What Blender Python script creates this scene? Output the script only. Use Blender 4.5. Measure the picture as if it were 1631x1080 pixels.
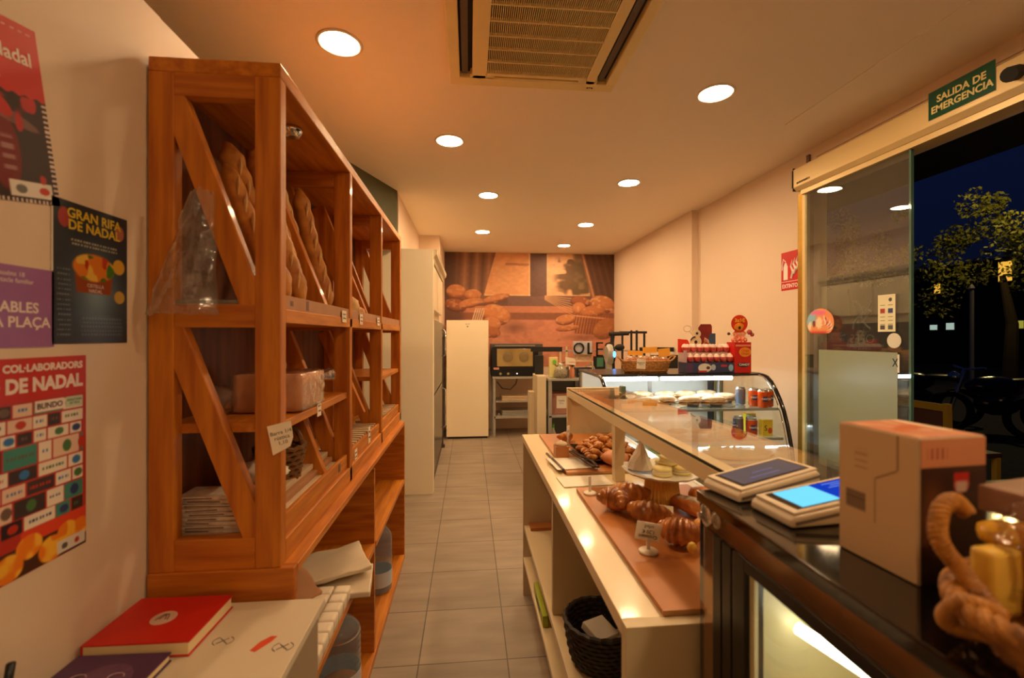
import bpy, bmesh, math, random
import numpy as np
from mathutils import Vector, Matrix, noise
random.seed(7)
PI = math.pi
C = bpy.context.scene.collection
sc = bpy.context.scene
for o in list(bpy.data.objects): bpy.data.objects.remove(o)

# ------------------------------------------------------------ camera
EYE = 1.46
cam_d = bpy.data.cameras.new('camera'); cam = bpy.data.objects.new('camera', cam_d); C.objects.link(cam)
cam_d.sensor_fit = 'HORIZONTAL'; cam_d.sensor_width = 36.0; cam_d.lens = 720.0/1631*36
cam_d.shift_y = -5.0/1631
cam.location = (0, 0, EYE); cam.rotation_euler = (PI/2, 0, -math.radians(5.43))
cam_d.clip_start = 0.02; cam_d.clip_end = 200
cam_d.dof.use_dof = True; cam_d.dof.focus_distance = 2.9; cam_d.dof.aperture_fstop = 3.2
sc.camera = cam
# ------------------------------------------------------------ exposure / world
vs = sc.view_settings
vs.view_transform = 'Standard'; vs.look = 'None'; vs.gamma = 1.0; vs.use_curve_mapping = False
vs.exposure = 0.0
LAMP = 215.0
WARM = (1.0, 0.68, 0.365)
w = bpy.data.worlds.new('night_sky'); sc.world = w; w.use_nodes = True
wn = w.node_tree; wn.nodes.clear()
wo = wn.nodes.new('ShaderNodeOutputWorld'); wb = wn.nodes.new('ShaderNodeBackground')
tc = wn.nodes.new('ShaderNodeTexCoord'); sx = wn.nodes.new('ShaderNodeSeparateXYZ'); cr = wn.nodes.new('ShaderNodeValToRGB')
wn.links.new(tc.outputs['Generated'], sx.inputs[0]); wn.links.new(sx.outputs['Z'], cr.inputs[0])
cr.color_ramp.elements[0].position = 0.0; cr.color_ramp.elements[0].color = (0.002, 0.003, 0.008, 1)
cr.color_ramp.elements[1].position = 0.6; cr.color_ramp.elements[1].color = (0.002, 0.004, 0.014, 1)
e = cr.color_ramp.elements.new(0.25); e.color = (0.0022, 0.0045, 0.020, 1)
wn.links.new(cr.outputs[0], wb.inputs[0]); wb.inputs[1].default_value = 1.0
wn.links.new(wb.outputs[0], wo.inputs[0])

# ------------------------------------------------------------ colour + materials
def lin(c):
    return tuple((x/12.92 if x <= 0.04045 else ((x+0.055)/1.055)**2.4) for x in c)
def s(r, g, b): return lin((r/255, g/255, b/255))
_m = {}
def mat(name, col, rough=0.5, metal=0.0, var=0.0, scale=8.0, bump=0.0, bscale=60.0, emit=None, est=0.0,
        stretch=None, col2=None, coat=0.0, alpha=None, spec=None, sss=0.0, detail=3.0):
    if name in _m: return _m[name]
    m = bpy.data.materials.new(name); m.use_nodes = True; nt = m.node_tree; b = nt.nodes['Principled BSDF']
    b.inputs['Base Color'].default_value = (*col, 1); b.inputs['Roughness'].default_value = rough
    b.inputs['Metallic'].default_value = metal
    if coat: b.inputs['Coat Weight'].default_value = coat; b.inputs['Coat Roughness'].default_value = 0.08
    if spec is not None: b.inputs['Specular IOR Level'].default_value = spec
    if sss: b.inputs['Subsurface Weight'].default_value = sss; b.inputs['Subsurface Scale'].default_value = 0.01
    tco = nt.nodes.new('ShaderNodeTexCoord'); mp = nt.nodes.new('ShaderNodeMapping')
    nt.links.new(tco.outputs['Object'], mp.inputs[0])
    if stretch: mp.inputs['Scale'].default_value = stretch
    nz = nt.nodes.new('ShaderNodeTexNoise'); nz.inputs['Scale'].default_value = scale; nz.inputs['Detail'].default_value = detail
    nt.links.new(mp.outputs[0], nz.inputs['Vector'])
    c2 = col2 if col2 else tuple(max(0, x*(1-var)) for x in col)
    rp = nt.nodes.new('ShaderNodeValToRGB'); rp.color_ramp.elements[0].position = 0.35; rp.color_ramp.elements[1].position = 0.65
    rp.color_ramp.elements[0].color = (*c2, 1); rp.color_ramp.elements[1].color = (*col, 1)
    nt.links.new(nz.outputs['Fac'], rp.inputs[0])
    if var or col2: nt.links.new(rp.outputs[0], b.inputs['Base Color'])
    if bump:
        n2 = nt.nodes.new('ShaderNodeTexNoise'); n2.inputs['Scale'].default_value = bscale
        nt.links.new(mp.outputs[0], n2.inputs['Vector'])
        bp = nt.nodes.new('ShaderNodeBump'); bp.inputs['Strength'].default_value = bump; bp.inputs['Distance'].default_value = 0.004
        nt.links.new(n2.outputs['Fac'], bp.inputs['Height']); nt.links.new(bp.outputs[0], b.inputs['Normal'])
    if emit: b.inputs['Emission Color'].default_value = (*emit, 1); b.inputs['Emission Strength'].default_value = est
    _m[name] = m; return m
def emit_mat(name, col, st):
    if name in _m: return _m[name]
    m = bpy.data.materials.new(name); m.use_nodes = True; nt = m.node_tree; nt.nodes.clear()
    o = nt.nodes.new('ShaderNodeOutputMaterial'); e = nt.nodes.new('ShaderNodeEmission')
    e.inputs[0].default_value = (*col, 1); e.inputs[1].default_value = st
    nt.links.new(e.outputs[0], o.inputs[0]); _m[name] = m; return m
def glass_mat(name, tint=(0.93, 0.97, 0.95), ior=1.5, rough=0.0, milk=0.0, milkcol=(0.8, 0.8, 0.8), boost=1.0):
    """thin sheet glass: transparent + fresnel gloss, a little milkiness where asked"""
    if name in _m: return _m[name]
    m = bpy.data.materials.new(name); m.use_nodes = True; nt = m.node_tree; nt.nodes.clear()
    o = nt.nodes.new('ShaderNodeOutputMaterial'); t = nt.nodes.new('ShaderNodeBsdfTransparent'); t.inputs[0].default_value = (*tint, 1)
    g = nt.nodes.new('ShaderNodeBsdfGlossy'); g.inputs['Roughness'].default_value = rough; g.inputs[0].default_value = (1, 1, 1, 1)
    f = nt.nodes.new('ShaderNodeFresnel'); f.inputs[0].default_value = ior
    gg = nt.nodes.new('ShaderNodeNewGeometry'); mr = nt.nodes.new('ShaderNodeMapRange')   # same reflectance from either side of the sheet
    mr.inputs[3].default_value = ior; mr.inputs[4].default_value = 1.0/ior
    nt.links.new(gg.outputs['Backfacing'], mr.inputs[0]); nt.links.new(mr.outputs[0], f.inputs[0])
    mu = nt.nodes.new('ShaderNodeMath'); mu.operation = 'MULTIPLY'; mu.inputs[1].default_value = boost; mu.use_clamp = True
    nt.links.new(f.outputs[0], mu.inputs[0])
    d = nt.nodes.new('ShaderNodeBsdfDiffuse'); d.inputs[0].default_value = (*milkcol, 1)
    m1 = nt.nodes.new('ShaderNodeMixShader'); m1.inputs[0].default_value = milk
    nt.links.new(t.outputs[0], m1.inputs[1]); nt.links.new(d.outputs[0], m1.inputs[2])
    m2 = nt.nodes.new('ShaderNodeMixShader'); nt.links.new(mu.outputs[0], m2.inputs[0])
    nt.links.new(m1.outputs[0], m2.inputs[1]); nt.links.new(g.outputs[0], m2.inputs[2])
    nt.links.new(m2.outputs[0], o.inputs[0]); _m[name] = m; return m
def wrap_mat(name, milk=0.25, col=(0.8, 0.8, 0.8)):
    """crinkled clear film"""
    if name in _m: return _m[name]
    m = glass_mat(name, (0.95, 0.95, 0.95), 1.45, 0.10, milk, col, 1.6); nt = m.node_tree
    n = nt.nodes.new('ShaderNodeTexNoise'); n.inputs['Scale'].default_value = 35
    bp = nt.nodes.new('ShaderNodeBump'); bp.inputs['Strength'].default_value = 1.0; bp.inputs['Distance'].default_value = 0.01
    tc = nt.nodes.new('ShaderNodeTexCoord'); nt.links.new(tc.outputs['Object'], n.inputs['Vector'])
    nt.links.new(n.outputs['Fac'], bp.inputs['Height'])
    for nd in nt.nodes:
        if nd.type in ('BSDF_GLOSSY', 'FRESNEL', 'BSDF_DIFFUSE'): nt.links.new(bp.outputs[0], nd.inputs['Normal'])
    return m
def vcol_mat(name='printed_picture', rough=0.45, coat=0.0):
    if name in _m: return _m[name]
    m = bpy.data.materials.new(name); m.use_nodes = True; nt = m.node_tree; b = nt.nodes['Principled BSDF']
    a = nt.nodes.new('ShaderNodeAttribute'); a.attribute_name = 'print'; nt.links.new(a.outputs['Color'], b.inputs['Base Color'])
    b.inputs['Roughness'].default_value = rough
    if coat: b.inputs['Coat Weight'].default_value = coat
    _m[name] = m; return m

OAK = dict(rough=0.5, scale=5.0, coat=0.08, detail=6.0)
wood_z = mat('honey_pine_upright', s(208, 128, 26), col2=s(172, 92, 12), stretch=(9, 9, 0.8), **OAK)
wood_y = mat('honey_pine_lengthwise', s(214, 134, 30), col2=s(180, 100, 14), stretch=(9, 0.8, 9), **OAK)
wood_x = mat('honey_pine_crosswise', s(202, 122, 26), col2=s(168, 88, 12), stretch=(0.8, 9, 9), **OAK)
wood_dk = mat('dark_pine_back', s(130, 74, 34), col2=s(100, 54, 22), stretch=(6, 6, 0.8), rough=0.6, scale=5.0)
cream = mat('cream_laminate', s(232, 212, 172), rough=0.28, var=0.05, scale=3, coat=0.2)
cream_side = mat('cream_laminate_body', s(222, 204, 168), rough=0.45, var=0.06, scale=3)
board_m = mat('brown_board', s(186, 116, 56), rough=0.42, var=0.10, scale=6, coat=0.1)
board_e = mat('board_edge', s(190, 145, 90), rough=0.6)
wallp = mat('warm_white_paint', s(236, 212, 188), rough=0.75, var=0.02, scale=1.5, bump=0.05, bscale=90)
wall_l = mat('left_panel_paint', s(228, 208, 184), rough=0.55, var=0.03, scale=1.2)
ceilp = mat('ceiling_paint', s(250, 234, 212), rough=0.8, var=0.02, scale=1.0)
white_m = mat('white_enamel', s(244, 230, 200), rough=0.3, var=0.02, scale=2)
dkolive = mat('dark_olive_recess', s(92, 92, 66), rough=0.8, var=0.2, scale=2)  # one dark olive tone over the recess wall and its soffit
steel = mat('brushed_steel', s(190, 188, 182), rough=0.32, metal=0.9, var=0.1, scale=4, stretch=(1, 1, 12))
greym = mat('grey_metal', s(176, 172, 164), rough=0.4, metal=0.3)
chrome = mat('chrome', s(225, 225, 225), rough=0.08, metal=1.0)
black = mat('black_plastic', s(18, 18, 20), rough=0.35, var=0.1)
blackg = mat('black_gloss', s(8, 8, 9), rough=0.06, coat=0.6)
blackmatte = mat('black_matte', s(28, 26, 25), rough=0.7, var=0.1)
gold = mat('gold_anodised', s(176, 138, 52), rough=0.32, metal=0.75, var=0.08, scale=4, stretch=(1, 1, 10))
beigeal = mat('champagne_aluminium', s(226, 198, 140), rough=0.38, metal=0.15)
paper = mat('white_paper', s(238, 230, 214), rough=0.7, var=0.03, scale=20)
card = mat('brown_cardboard', s(188, 136, 96), rough=0.75, var=0.10, scale=14)
cardpale = mat('pale_card', s(214, 186, 150), rough=0.7, var=0.08, scale=14)
ink = mat('ink', s(40, 34, 34), rough=0.6)
crust = mat('bread_crust', s(212, 144, 62), rough=0.6, col2=s(166, 98, 34), scale=16, bump=0.5, bscale=40)
crustp = mat('pale_floury_crust', s(226, 186, 124), rough=0.7, col2=s(196, 140, 74), scale=14, bump=0.5, bscale=50)
croi = mat('croissant_glaze', s(200, 124, 44), rough=0.3, col2=s(128, 66, 18), scale=26, bump=0.4, bscale=50, coat=0.5, stretch=(1, 1, 1))
choc = mat('chocolate', s(70, 34, 18), rough=0.35, var=0.3, scale=30)
glass = glass_mat('clear_glass')
doorglass = glass_mat('door_glass', (0.80, 0.86, 0.84), 1.6, 0.0, 0.05, (0.5, 0.5, 0.45), 1.5)
greenglass = glass_mat('green_glass_edge', (0.25, 0.5, 0.42), 1.5, 0.05, 0.35, (0.25, 0.45, 0.38))
film = wrap_mat('clear_film', 0.05)
filmw = wrap_mat('milky_film', 0.45, (0.85, 0.82, 0.75))
lampm = emit_mat('lamp_disc', WARM, LAMP)
red = mat('red_card', s(214, 32, 22), rough=0.45)
redb = mat('red_cloth_cover', s(206, 34, 22), rough=0.5, var=0.06, scale=30)
purple = mat('purple_cover', s(84, 52, 92), rough=0.5, var=0.15, scale=12)
orange = mat('orange_card', s(250, 160, 50), rough=0.6)
wicker = mat('wicker', s(190, 120, 44), rough=0.6, col2=s(110, 62, 20), scale=60, bump=0.8, bscale=120)
green = mat('green_label', s(110, 190, 60), rough=0.5)

# ------------------------------------------------------------ object helpers
def tag(o, label=None, cat=None, group=None, kind=None):
    if label: o['label'] = label
    if cat: o['category'] = cat
    if group: o['group'] = group
    if kind: o['kind'] = kind
    return o
def thing(name, loc=(0, 0, 0), label=None, cat=None, group=None, rz=0, kind=None):
    o = bpy.data.objects.new(name, None); C.objects.link(o); o.location = loc; o.rotation_euler = (0, 0, rz)
    o.empty_display_size = 0.05
    return tag(o, label, cat, group, kind)
def wloc(o):
    v = Vector((0, 0, 0))
    while o: v += Vector(o.location); o = o.parent
    return v
class MB:
    def __init__(s_): s_.b = bmesh.new()
    def box(s_, x0, x1, y0, y1, z0, z1, M=None, bev=0.0):
        b = bmesh.new() if bev else s_.b
        vs_ = [b.verts.new((x, y, z)) for x in (x0, x1) for y in (y0, y1) for z in (z0, z1)]
        for f in ((0, 1, 3, 2), (4, 6, 7, 5), (0, 4, 5, 1), (2, 3, 7, 6), (0, 2, 6, 4), (1, 5, 7, 3)):
            b.faces.new([vs_[i] for i in f])
        if bev:
            bmesh.ops.bevel(b, geom=list(b.edges), offset=bev, segments=2, affect='EDGES', profile=0.7)
            if M: b.transform(M)
            me = bpy.data.meshes.new('t'); b.to_mesh(me); b.free(); s_.b.from_mesh(me); bpy.data.meshes.remove(me)
        elif M:
            for v in vs_: v.co = M @ v.co
        return s_
    def add(s_, verts, faces, M=None):
        vs_ = [s_.b.verts.new(M @ Vector(v) if M else v) for v in verts]
        for f in faces:
            try: s_.b.faces.new([vs_[i] for i in f])
            except ValueError: pass
        return s_
    def tube(s_, pts, r, n=10, cap=True, closed=False, ry=None):
        pts = [Vector(p) for p in pts]; N = len(pts); rs = r if isinstance(r, (list, tuple)) else [r]*N
        rings = []; up = None
        for i, p in enumerate(pts):
            if closed: t = pts[(i+1) % N]-pts[i-1]
            else: t = pts[min(i+1, N-1)]-pts[max(i-1, 0)]
            t.normalize()
            if up is None: up = Vector((0, 0, 1)) if abs(t.z) < 0.9 else Vector((1, 0, 0))
            a = (up-t*up.dot(t)).normalized(); up = a; c = t.cross(a)
            k = ry if ry else 1.0
            rings.append([s_.b.verts.new(p+(a*math.cos(q)*k+c*math.sin(q))*rs[i]) for q in [2*PI*j/n for j in range(n)]])
        for i in range(N if closed else N-1):
            A, B = rings[i], rings[(i+1) % N]
            for j in range(n): s_.b.faces.new((A[j], A[(j+1) % n], B[(j+1) % n], B[j]))
        if cap and not closed:
            s_.b.faces.new(rings[0][::-1]); s_.b.faces.new(rings[-1])
        return s_
    def cyl(s_, x, y, z0, z1, r, n=24, r2=None):
        return s_.lathe(x, y, [(0, z0), (r, z0), (r2 if r2 is not None else r, z1), (0, z1)], n)
    def lathe(s_, x, y, prof, n=28, M=None, sx=1.0, sy=1.0):
        rings = []
        for r, z in prof:
            if r <= 1e-6: rings.append([s_.b.verts.new((x, y, z))])
            else: rings.append([s_.b.verts.new((x+r*sx*math.cos(2*PI*j/n), y+r*sy*math.sin(2*PI*j/n), z)) for j in range(n)])
        for A, B in zip(rings, rings[1:]):
            if len(A) == 1 and len(B) == 1: continue
            for j in range(n):
                k = (j+1) % n
                if len(A) == 1: s_.b.faces.new((A[0], B[k], B[j]))
                elif len(B) == 1: s_.b.faces.new((A[j], A[k], B[0]))
                else: s_.b.faces.new((A[j], A[k], B[k], B[j]))
        if M:
            for R in rings:
                for v in R: v.co = M @ v.co
        return s_
    def blob(s_, c, r, amp=0.0, fr=3.0, M=None, u=20, v=12, seed=0, flat=None):
        b = bmesh.new(); bmesh.ops.create_uvsphere(b, u_segments=u, v_segments=v, radius=1.0)
        for q in b.verts:
            d = 1+amp*noise.noise(q.co*fr+Vector((seed*3.1, seed, 0)))
            q.co = Vector((q.co.x*r[0]*d, q.co.y*r[1]*d, q.co.z*r[2]*d))
            if flat is not None and q.co.z < -flat: q.co.z = -flat
            if M: q.co = M @ q.co
            q.co += Vector(c)
        me = bpy.data.meshes.new('t'); b.to_mesh(me); b.free(); s_.b.from_mesh(me); bpy.data.meshes.remove(me)
        return s_
    def prism(s_, poly, axis, a, b):
        """poly: 2D points; axis 'x','y','z' extrude from a to b"""
        def P(p, t):
            return {'x': (t, p[0], p[1]), 'y': (p[0], t, p[1]), 'z': (p[0], p[1], t)}[axis]
        n = len(poly); A = [s_.b.verts.new(P(p, a)) for p in poly]; B = [s_.b.verts.new(P(p, b)) for p in poly]
        s_.b.faces.new(A); s_.b.faces.new(B[::-1])
        for i in range(n): s_.b.faces.new((A[i], A[(i+1) % n], B[(i+1) % n], B[i]))
        return s_
    def build(s_, name, m, parent=None, smooth=False, bev=0.0, local=False):
        bmesh.ops.recalc_face_normals(s_.b, faces=list(s_.b.faces))
        if parent is not None and not local:
            off = wloc(parent); bmesh.ops.translate(s_.b, vec=-off, verts=list(s_.b.verts))
        off2 = None
        if parent is None:
            vs_ = s_.b.verts
            mn = Vector((min(v.co.x for v in vs_), min(v.co.y for v in vs_), min(v.co.z for v in vs_)))
            mx = Vector((max(v.co.x for v in vs_), max(v.co.y for v in vs_), max(v.co.z for v in vs_)))
            off2 = Vector(((mn.x+mx.x)/2, (mn.y+mx.y)/2, mn.z))
            bmesh.ops.translate(s_.b, vec=-off2, verts=list(vs_))
        me = bpy.data.meshes.new(name); s_.b.to_mesh(me); s_.b.free()
        if smooth: me.shade_smooth()
        o = bpy.data.objects.new(name, me); C.objects.link(o)
        me.materials.append(m)
        if parent is not None: o.parent = parent
        else: o.location = off2
        if bev:
            md = o.modifiers.new('bevel', 'BEVEL'); md.width = bev; md.segments = 2; md.limit_method = 'ANGLE'
        return o
def kids(o): return [c for c in bpy.data.objects if c.parent == o]
def clone(o, loc, rz=None, label=None, group=None, rot=None, scale=None):
    r = o.copy(); C.objects.link(r); r.location = loc
    if rz is not None: r.rotation_euler = (0, 0, rz)
    if rot is not None: r.rotation_euler = rot
    if scale is not None: r.scale = scale
    if label: r['label'] = label
    if group: r['group'] = group
    for ch in kids(o):
        c = ch.copy(); C.objects.link(c); c.parent = r
        for g in kids(ch):
            d = g.copy(); C.objects.link(d); d.parent = c
    return r
def text(name, body, size, m, org, right, up, parent=None, thick=0.0006, align='CENTER', bold=0.0, line=1.0, sx=1.0):
    cu = bpy.data.curves.new('txt', 'FONT'); cu.body = body; cu.size = size; cu.align_x = align; cu.align_y = 'CENTER'
    cu.extrude = thick; cu.offset = bold; cu.space_line = line; cu.resolution_u = 3
    o = bpy.data.objects.new('txt', cu); C.objects.link(o); bpy.context.view_layer.update()
    me = bpy.data.meshes.new_from_object(o.evaluated_get(bpy.context.evaluated_depsgraph_get()))
    bpy.data.objects.remove(o); bpy.data.curves.remove(cu)
    R = Vector(right).normalized(); U = Vector(up).normalized(); N = R.cross(U)
    M = Matrix(((R.x*sx, U.x, N.x, 0), (R.y*sx, U.y, N.y, 0), (R.z*sx, U.z, N.z, 0), (0, 0, 0, 1)))
    base = wloc(parent) if parent is not None else Vector((0, 0, 0))
    M.translation = Vector(org)-base
    me.transform(M); me.name = name; me.materials.clear(); me.materials.append(m)
    q = bpy.data.objects.new(name, me); C.objects.link(q)
    if parent is not None: q.parent = parent
    return q
def picture(name, org, U, V, wd, ht, nx, ny, fn, parent=None, thick=0.0008, m=None):
    """a flat print: org is its lower-left corner, U right, V up; fn(u,v)->rgb arrays (sRGB 0..1)"""
    U = Vector(U).normalized(); V = Vector(V).normalized(); N = U.cross(V)
    base = wloc(parent) if parent is not None else Vector(org)
    u = np.linspace(0, 1, nx+1); v = np.linspace(0, 1, ny+1); uu, vv = np.meshgrid(u, v)
    rgb = fn(uu, vv); rgb = np.clip(np.stack(rgb, -1), 0, 1)
    rgb = np.where(rgb <= 0.04045, rgb/12.92, ((rgb+0.055)/1.055)**2.4)
    o0 = np.array(Vector(org)-base)
    co = o0[None, None]+uu[..., None]*wd*np.array(U)+vv[..., None]*ht*np.array(V)
    front = (co+thick*np.array(N)).reshape(-1, 3)
    nF = len(front)
    corners = [co[0, 0], co[0, -1], co[-1, -1], co[-1, 0]]
    verts = [tuple(p) for p in front]+[tuple(p) for p in corners]
    W = nx+1
    faces = [(j*W+i, j*W+i+1, (j+1)*W+i+1, (j+1)*W+i) for j in range(ny) for i in range(nx)]
    a, b, c, d = nF, nF+1, nF+2, nF+3
    faces += [(d, c, b, a)]
    fc = [0, nx, ny*W+nx, ny*W]
    faces += [(a, b, fc[1], fc[0]), (b, c, fc[2], fc[1]), (c, d, fc[3], fc[2]), (d, a, fc[0], fc[3])]
    me = bpy.data.meshes.new(name); me.from_pydata(verts, [], faces)
    at = me.color_attributes.new('print', 'FLOAT_COLOR', 'POINT')
    cols = np.ones((len(verts), 4), dtype=np.float32); cols[:nF, :3] = rgb.reshape(-1, 3); cols[nF:, :3] = 0.6
    at.data.foreach_set('color', cols.ravel())
    me.materials.append(m or vcol_mat())
    o = bpy.data.objects.new(name, me); C.objects.link(o)
    if parent is not None: o.parent = parent
    else: o.location = org
    return o
# painting helpers (numpy, for printed matter)
def mixc(c, col, k):
    return [c[i]*(1-k)+col[i]/255.0*k for i in range(3)]
def sm(x, a, b): t = np.clip((x-a)/(b-a), 0, 1); return t*t*(3-2*t)
def ell(x, y, cx, cy, rx, ry, ang=0.0, soft=0.08):
    ca, sa = math.cos(ang), math.sin(ang); dx, dy = x-cx, y-cy
    a = (dx*ca+dy*sa)/rx; b = (-dx*sa+dy*ca)/ry
    return 1-sm(np.sqrt(a*a+b*b), 1-soft, 1+soft), a, b
def rect(x, y, x0, x1, y0, y1, soft=1e-4):
    return sm(x, x0-soft, x0+soft)*(1-sm(x, x1-soft, x1+soft))*sm(y, y0-soft, y0+soft)*(1-sm(y, y1-soft, y1+soft))
rng = np.random.RandomState(3)
def vnoise(x, y, f, seed=0):
    r = np.random.RandomState(seed).rand(64, 64)
    X, Y = x*f, y*f; xi, yi = np.floor(X).astype(int), np.floor(Y).astype(int); fx, fy = X-xi, Y-yi
    fx = fx*fx*(3-2*fx); fy = fy*fy*(3-2*fy)
    g = lambda i, j: r[i % 64, j % 64]
    return (g(xi, yi)*(1-fx)+g(xi+1, yi)*fx)*(1-fy)+(g(xi, yi+1)*(1-fx)+g(xi+1, yi+1)*fx)*fy

# ============================================================ THE SETTING
CZ = 2.78; XR = 2.40; XF = 2.33; YB = 7.10; XL = -0.757
def st(o): o['kind'] = 'structure'; return o
# floor with tiles
def floor_mat():
    m = bpy.data.materials.new('stone_floor_tiles'); m.use_nodes = True; nt = m.node_tree; b = nt.nodes['Principled BSDF']
    g = nt.nodes.new('ShaderNodeNewGeometry'); mp = nt.nodes.new('ShaderNodeMapping')
    mp.inputs['Location'].default_value = (0.223+0.395*4, -2.035+0.395*8, 0)
    nt.links.new(g.outputs['Position'], mp.inputs[0])
    br = nt.nodes.new('ShaderNodeTexBrick'); br.offset = 0; br.squash = 1
    br.inputs['Scale'].default_value = 1; br.inputs['Brick Width'].default_value = 0.395; br.inputs['Row Height'].default_value = 0.395
    br.inputs['Mortar Size'].default_value = 0.0035; br.inputs['Mortar Smooth'].default_value = 0.3
    br.inputs['Color1'].default_value = (*s(162, 146, 128), 1); br.inputs['Color2'].default_value = (*s(152, 136, 119), 1)
    br.inputs['Mortar'].default_value = (*s(96, 84, 76), 1)
    nt.links.new(mp.outputs[0], br.inputs['Vector'])
    n = nt.nodes.new('ShaderNodeTexNoise'); n.inputs['Scale'].default_value = 5; n.inputs['Detail'].default_value = 5
    mp2 = nt.nodes.new('ShaderNodeMapping'); mp2.inputs['Scale'].default_value = (0.5, 2.4, 1)
    nt.links.new(g.outputs['Position'], mp2.inputs[0]); nt.links.new(mp2.outputs[0], n.inputs['Vector'])
    rp = nt.nodes.new('ShaderNodeMapRange'); rp.inputs[1].default_value = 0.3; rp.inputs[2].default_value = 0.7; rp.inputs[3].default_value = 0.78; rp.inputs[4].default_value = 1.08
    nt.links.new(n.outputs['Fac'], rp.inputs[0])
    mx = nt.nodes.new('ShaderNodeMix'); mx.data_type = 'RGBA'; mx.blend_type = 'MULTIPLY'; mx.inputs[0].default_value = 1
    nt.links.new(br.outputs['Color'], mx.inputs[6]); nt.links.new(rp.outputs[0], mx.inputs[7]); nt.links.new(mx.outputs[2], b.inputs['Base Color'])
    b.inputs['Roughness'].default_value = 0.42
    bp = nt.nodes.new('ShaderNodeBump'); bp.inputs['Strength'].default_value = 0.35; bp.inputs['Distance'].default_value = 0.002
    nt.links.new(n.outputs['Fac'], bp.inputs['Height']); nt.links.new(bp.outputs[0], b.inputs['Normal'])
    return m
st(MB().box(-3.0, XR+0.05, -1.6, YB+0.1, -0.1, 0.0).build('floor', floor_mat()))
st(MB().box(-3.0, XR+0.2, -1.6, YB+0.1, CZ, CZ+0.1).build('ceiling', ceilp))
st(MB().box(-1.2, XF+0.2, YB, YB+0.1, 0, CZ).build('wall_back', wallp))
st(MB().box(XF, XF+0.25, 4.55, YB, 0, CZ).build('wall_right_rear', wallp))
st(MB().box(XR, XR+0.16, 3.02, 4.55, 0, CZ).box(XR, XR+0.16, 0.2, 3.02, 2.50, CZ).box(XR, XR+0.16, -1.6, 0.2, 0, CZ).build('wall_right', wallp))
st(MB().box(XL-0.05, XL, -1.6, 1.19, 0, 2.244).build('wall_left', wall_l))
st(MB().box(XL-0.05, XL-0.002, 1.193, 3.2, 0, 2.244).build('wall_left_second_panel', wall_l))
m_ = MB(); m_.prism([(-0.65, 4.195), (-0.70, 4.195), (-1.75, 1.5), (-1.70, 1.45)], 'z', 2.28, CZ)
st(m_.build('wall_left_recess', dkolive))
st(MB().box(-0.80, -0.65, 4.25, 6.0, 0, CZ).build('wall_left_rear', wallp))
st(MB().box(-0.80, -0.39, 6.0, YB, 0, CZ).build('wall_left_corner', wallp))
st(MB().box(-3.0, XR+0.2, -1.7, -1.6, 0, CZ).build('wall_front', wallp))
st(MB().box(-3.05, -2.95, -1.6, 4.0, 0, CZ).build('wall_left_outer', wallp))
st(MB().prism([(-0.65, 4.21), (-2.95, 4.21), (-2.95, 1.2), (-1.76, 1.45), (-0.66, 4.195)], 'z', 2.262, 2.28).build('trim_4', dkolive))
# thin ceiling bead running above the door side
st(MB().box(1.965, 1.975, -1.5, 2.65, CZ-0.004, CZ).build('trim_1', ceilp))
st(MB().box(XR-0.012, XR, 0.3, 2.92, 2.70, 2.715).build('trim_2', wallp))

# ------------------------------------------------------------ automatic glass door on the right
door = st(thing('door_1', (2.32, 2.5, 0)))
MB().box(2.335, 2.40, 2.945, 3.02, 0, 2.475).build('frame_post', gold, door, bev=0.004)
MB().box(2.31, 2.335, 2.90, 2.945, 0, 2.44).build('edge_channel', beigeal, door, bev=0.003)
op = MB(); op.prism([(2.252, 2.49), (2.275, 2.465), (2.40, 2.465), (2.40, 2.63), (2.275, 2.63), (2.252, 2.615)], 'y', -0.3, 2.955)
op.build('operator_cover', beigeal, door, bev=0.002)
MB().box(2.246, 2.2525, 2.955, 2.960, 2.49, 2.61).box(2.252, 2.40, 2.955, 2.960, 2.468, 2.628).build('cover_end', blackmatte, door)
text('maker_plate', 'automatics', 0.028, ink, (2.2505, 2.86, 2.515), (0, -1, 0), (0, 0, 1), door, align='CENTER')
MB().box(2.28, 2.36, 0.4, 2.92, 2.435, 2.466).build('carriage_rail', beigeal, door)
MB().box(2.296, 2.306, 2.16, 2.90, 0.02, 2.44).build('glass_leaf', doorglass, door)
MB().box(2.293, 2.309, 2.148, 2.160, 0.02, 2.44).build('leaf_edge', greenglass, door)
MB().box(2.355, 2.36, 0.4, 0.41, 0.02, 2.44).build('side_channel', beigeal, door)
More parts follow.
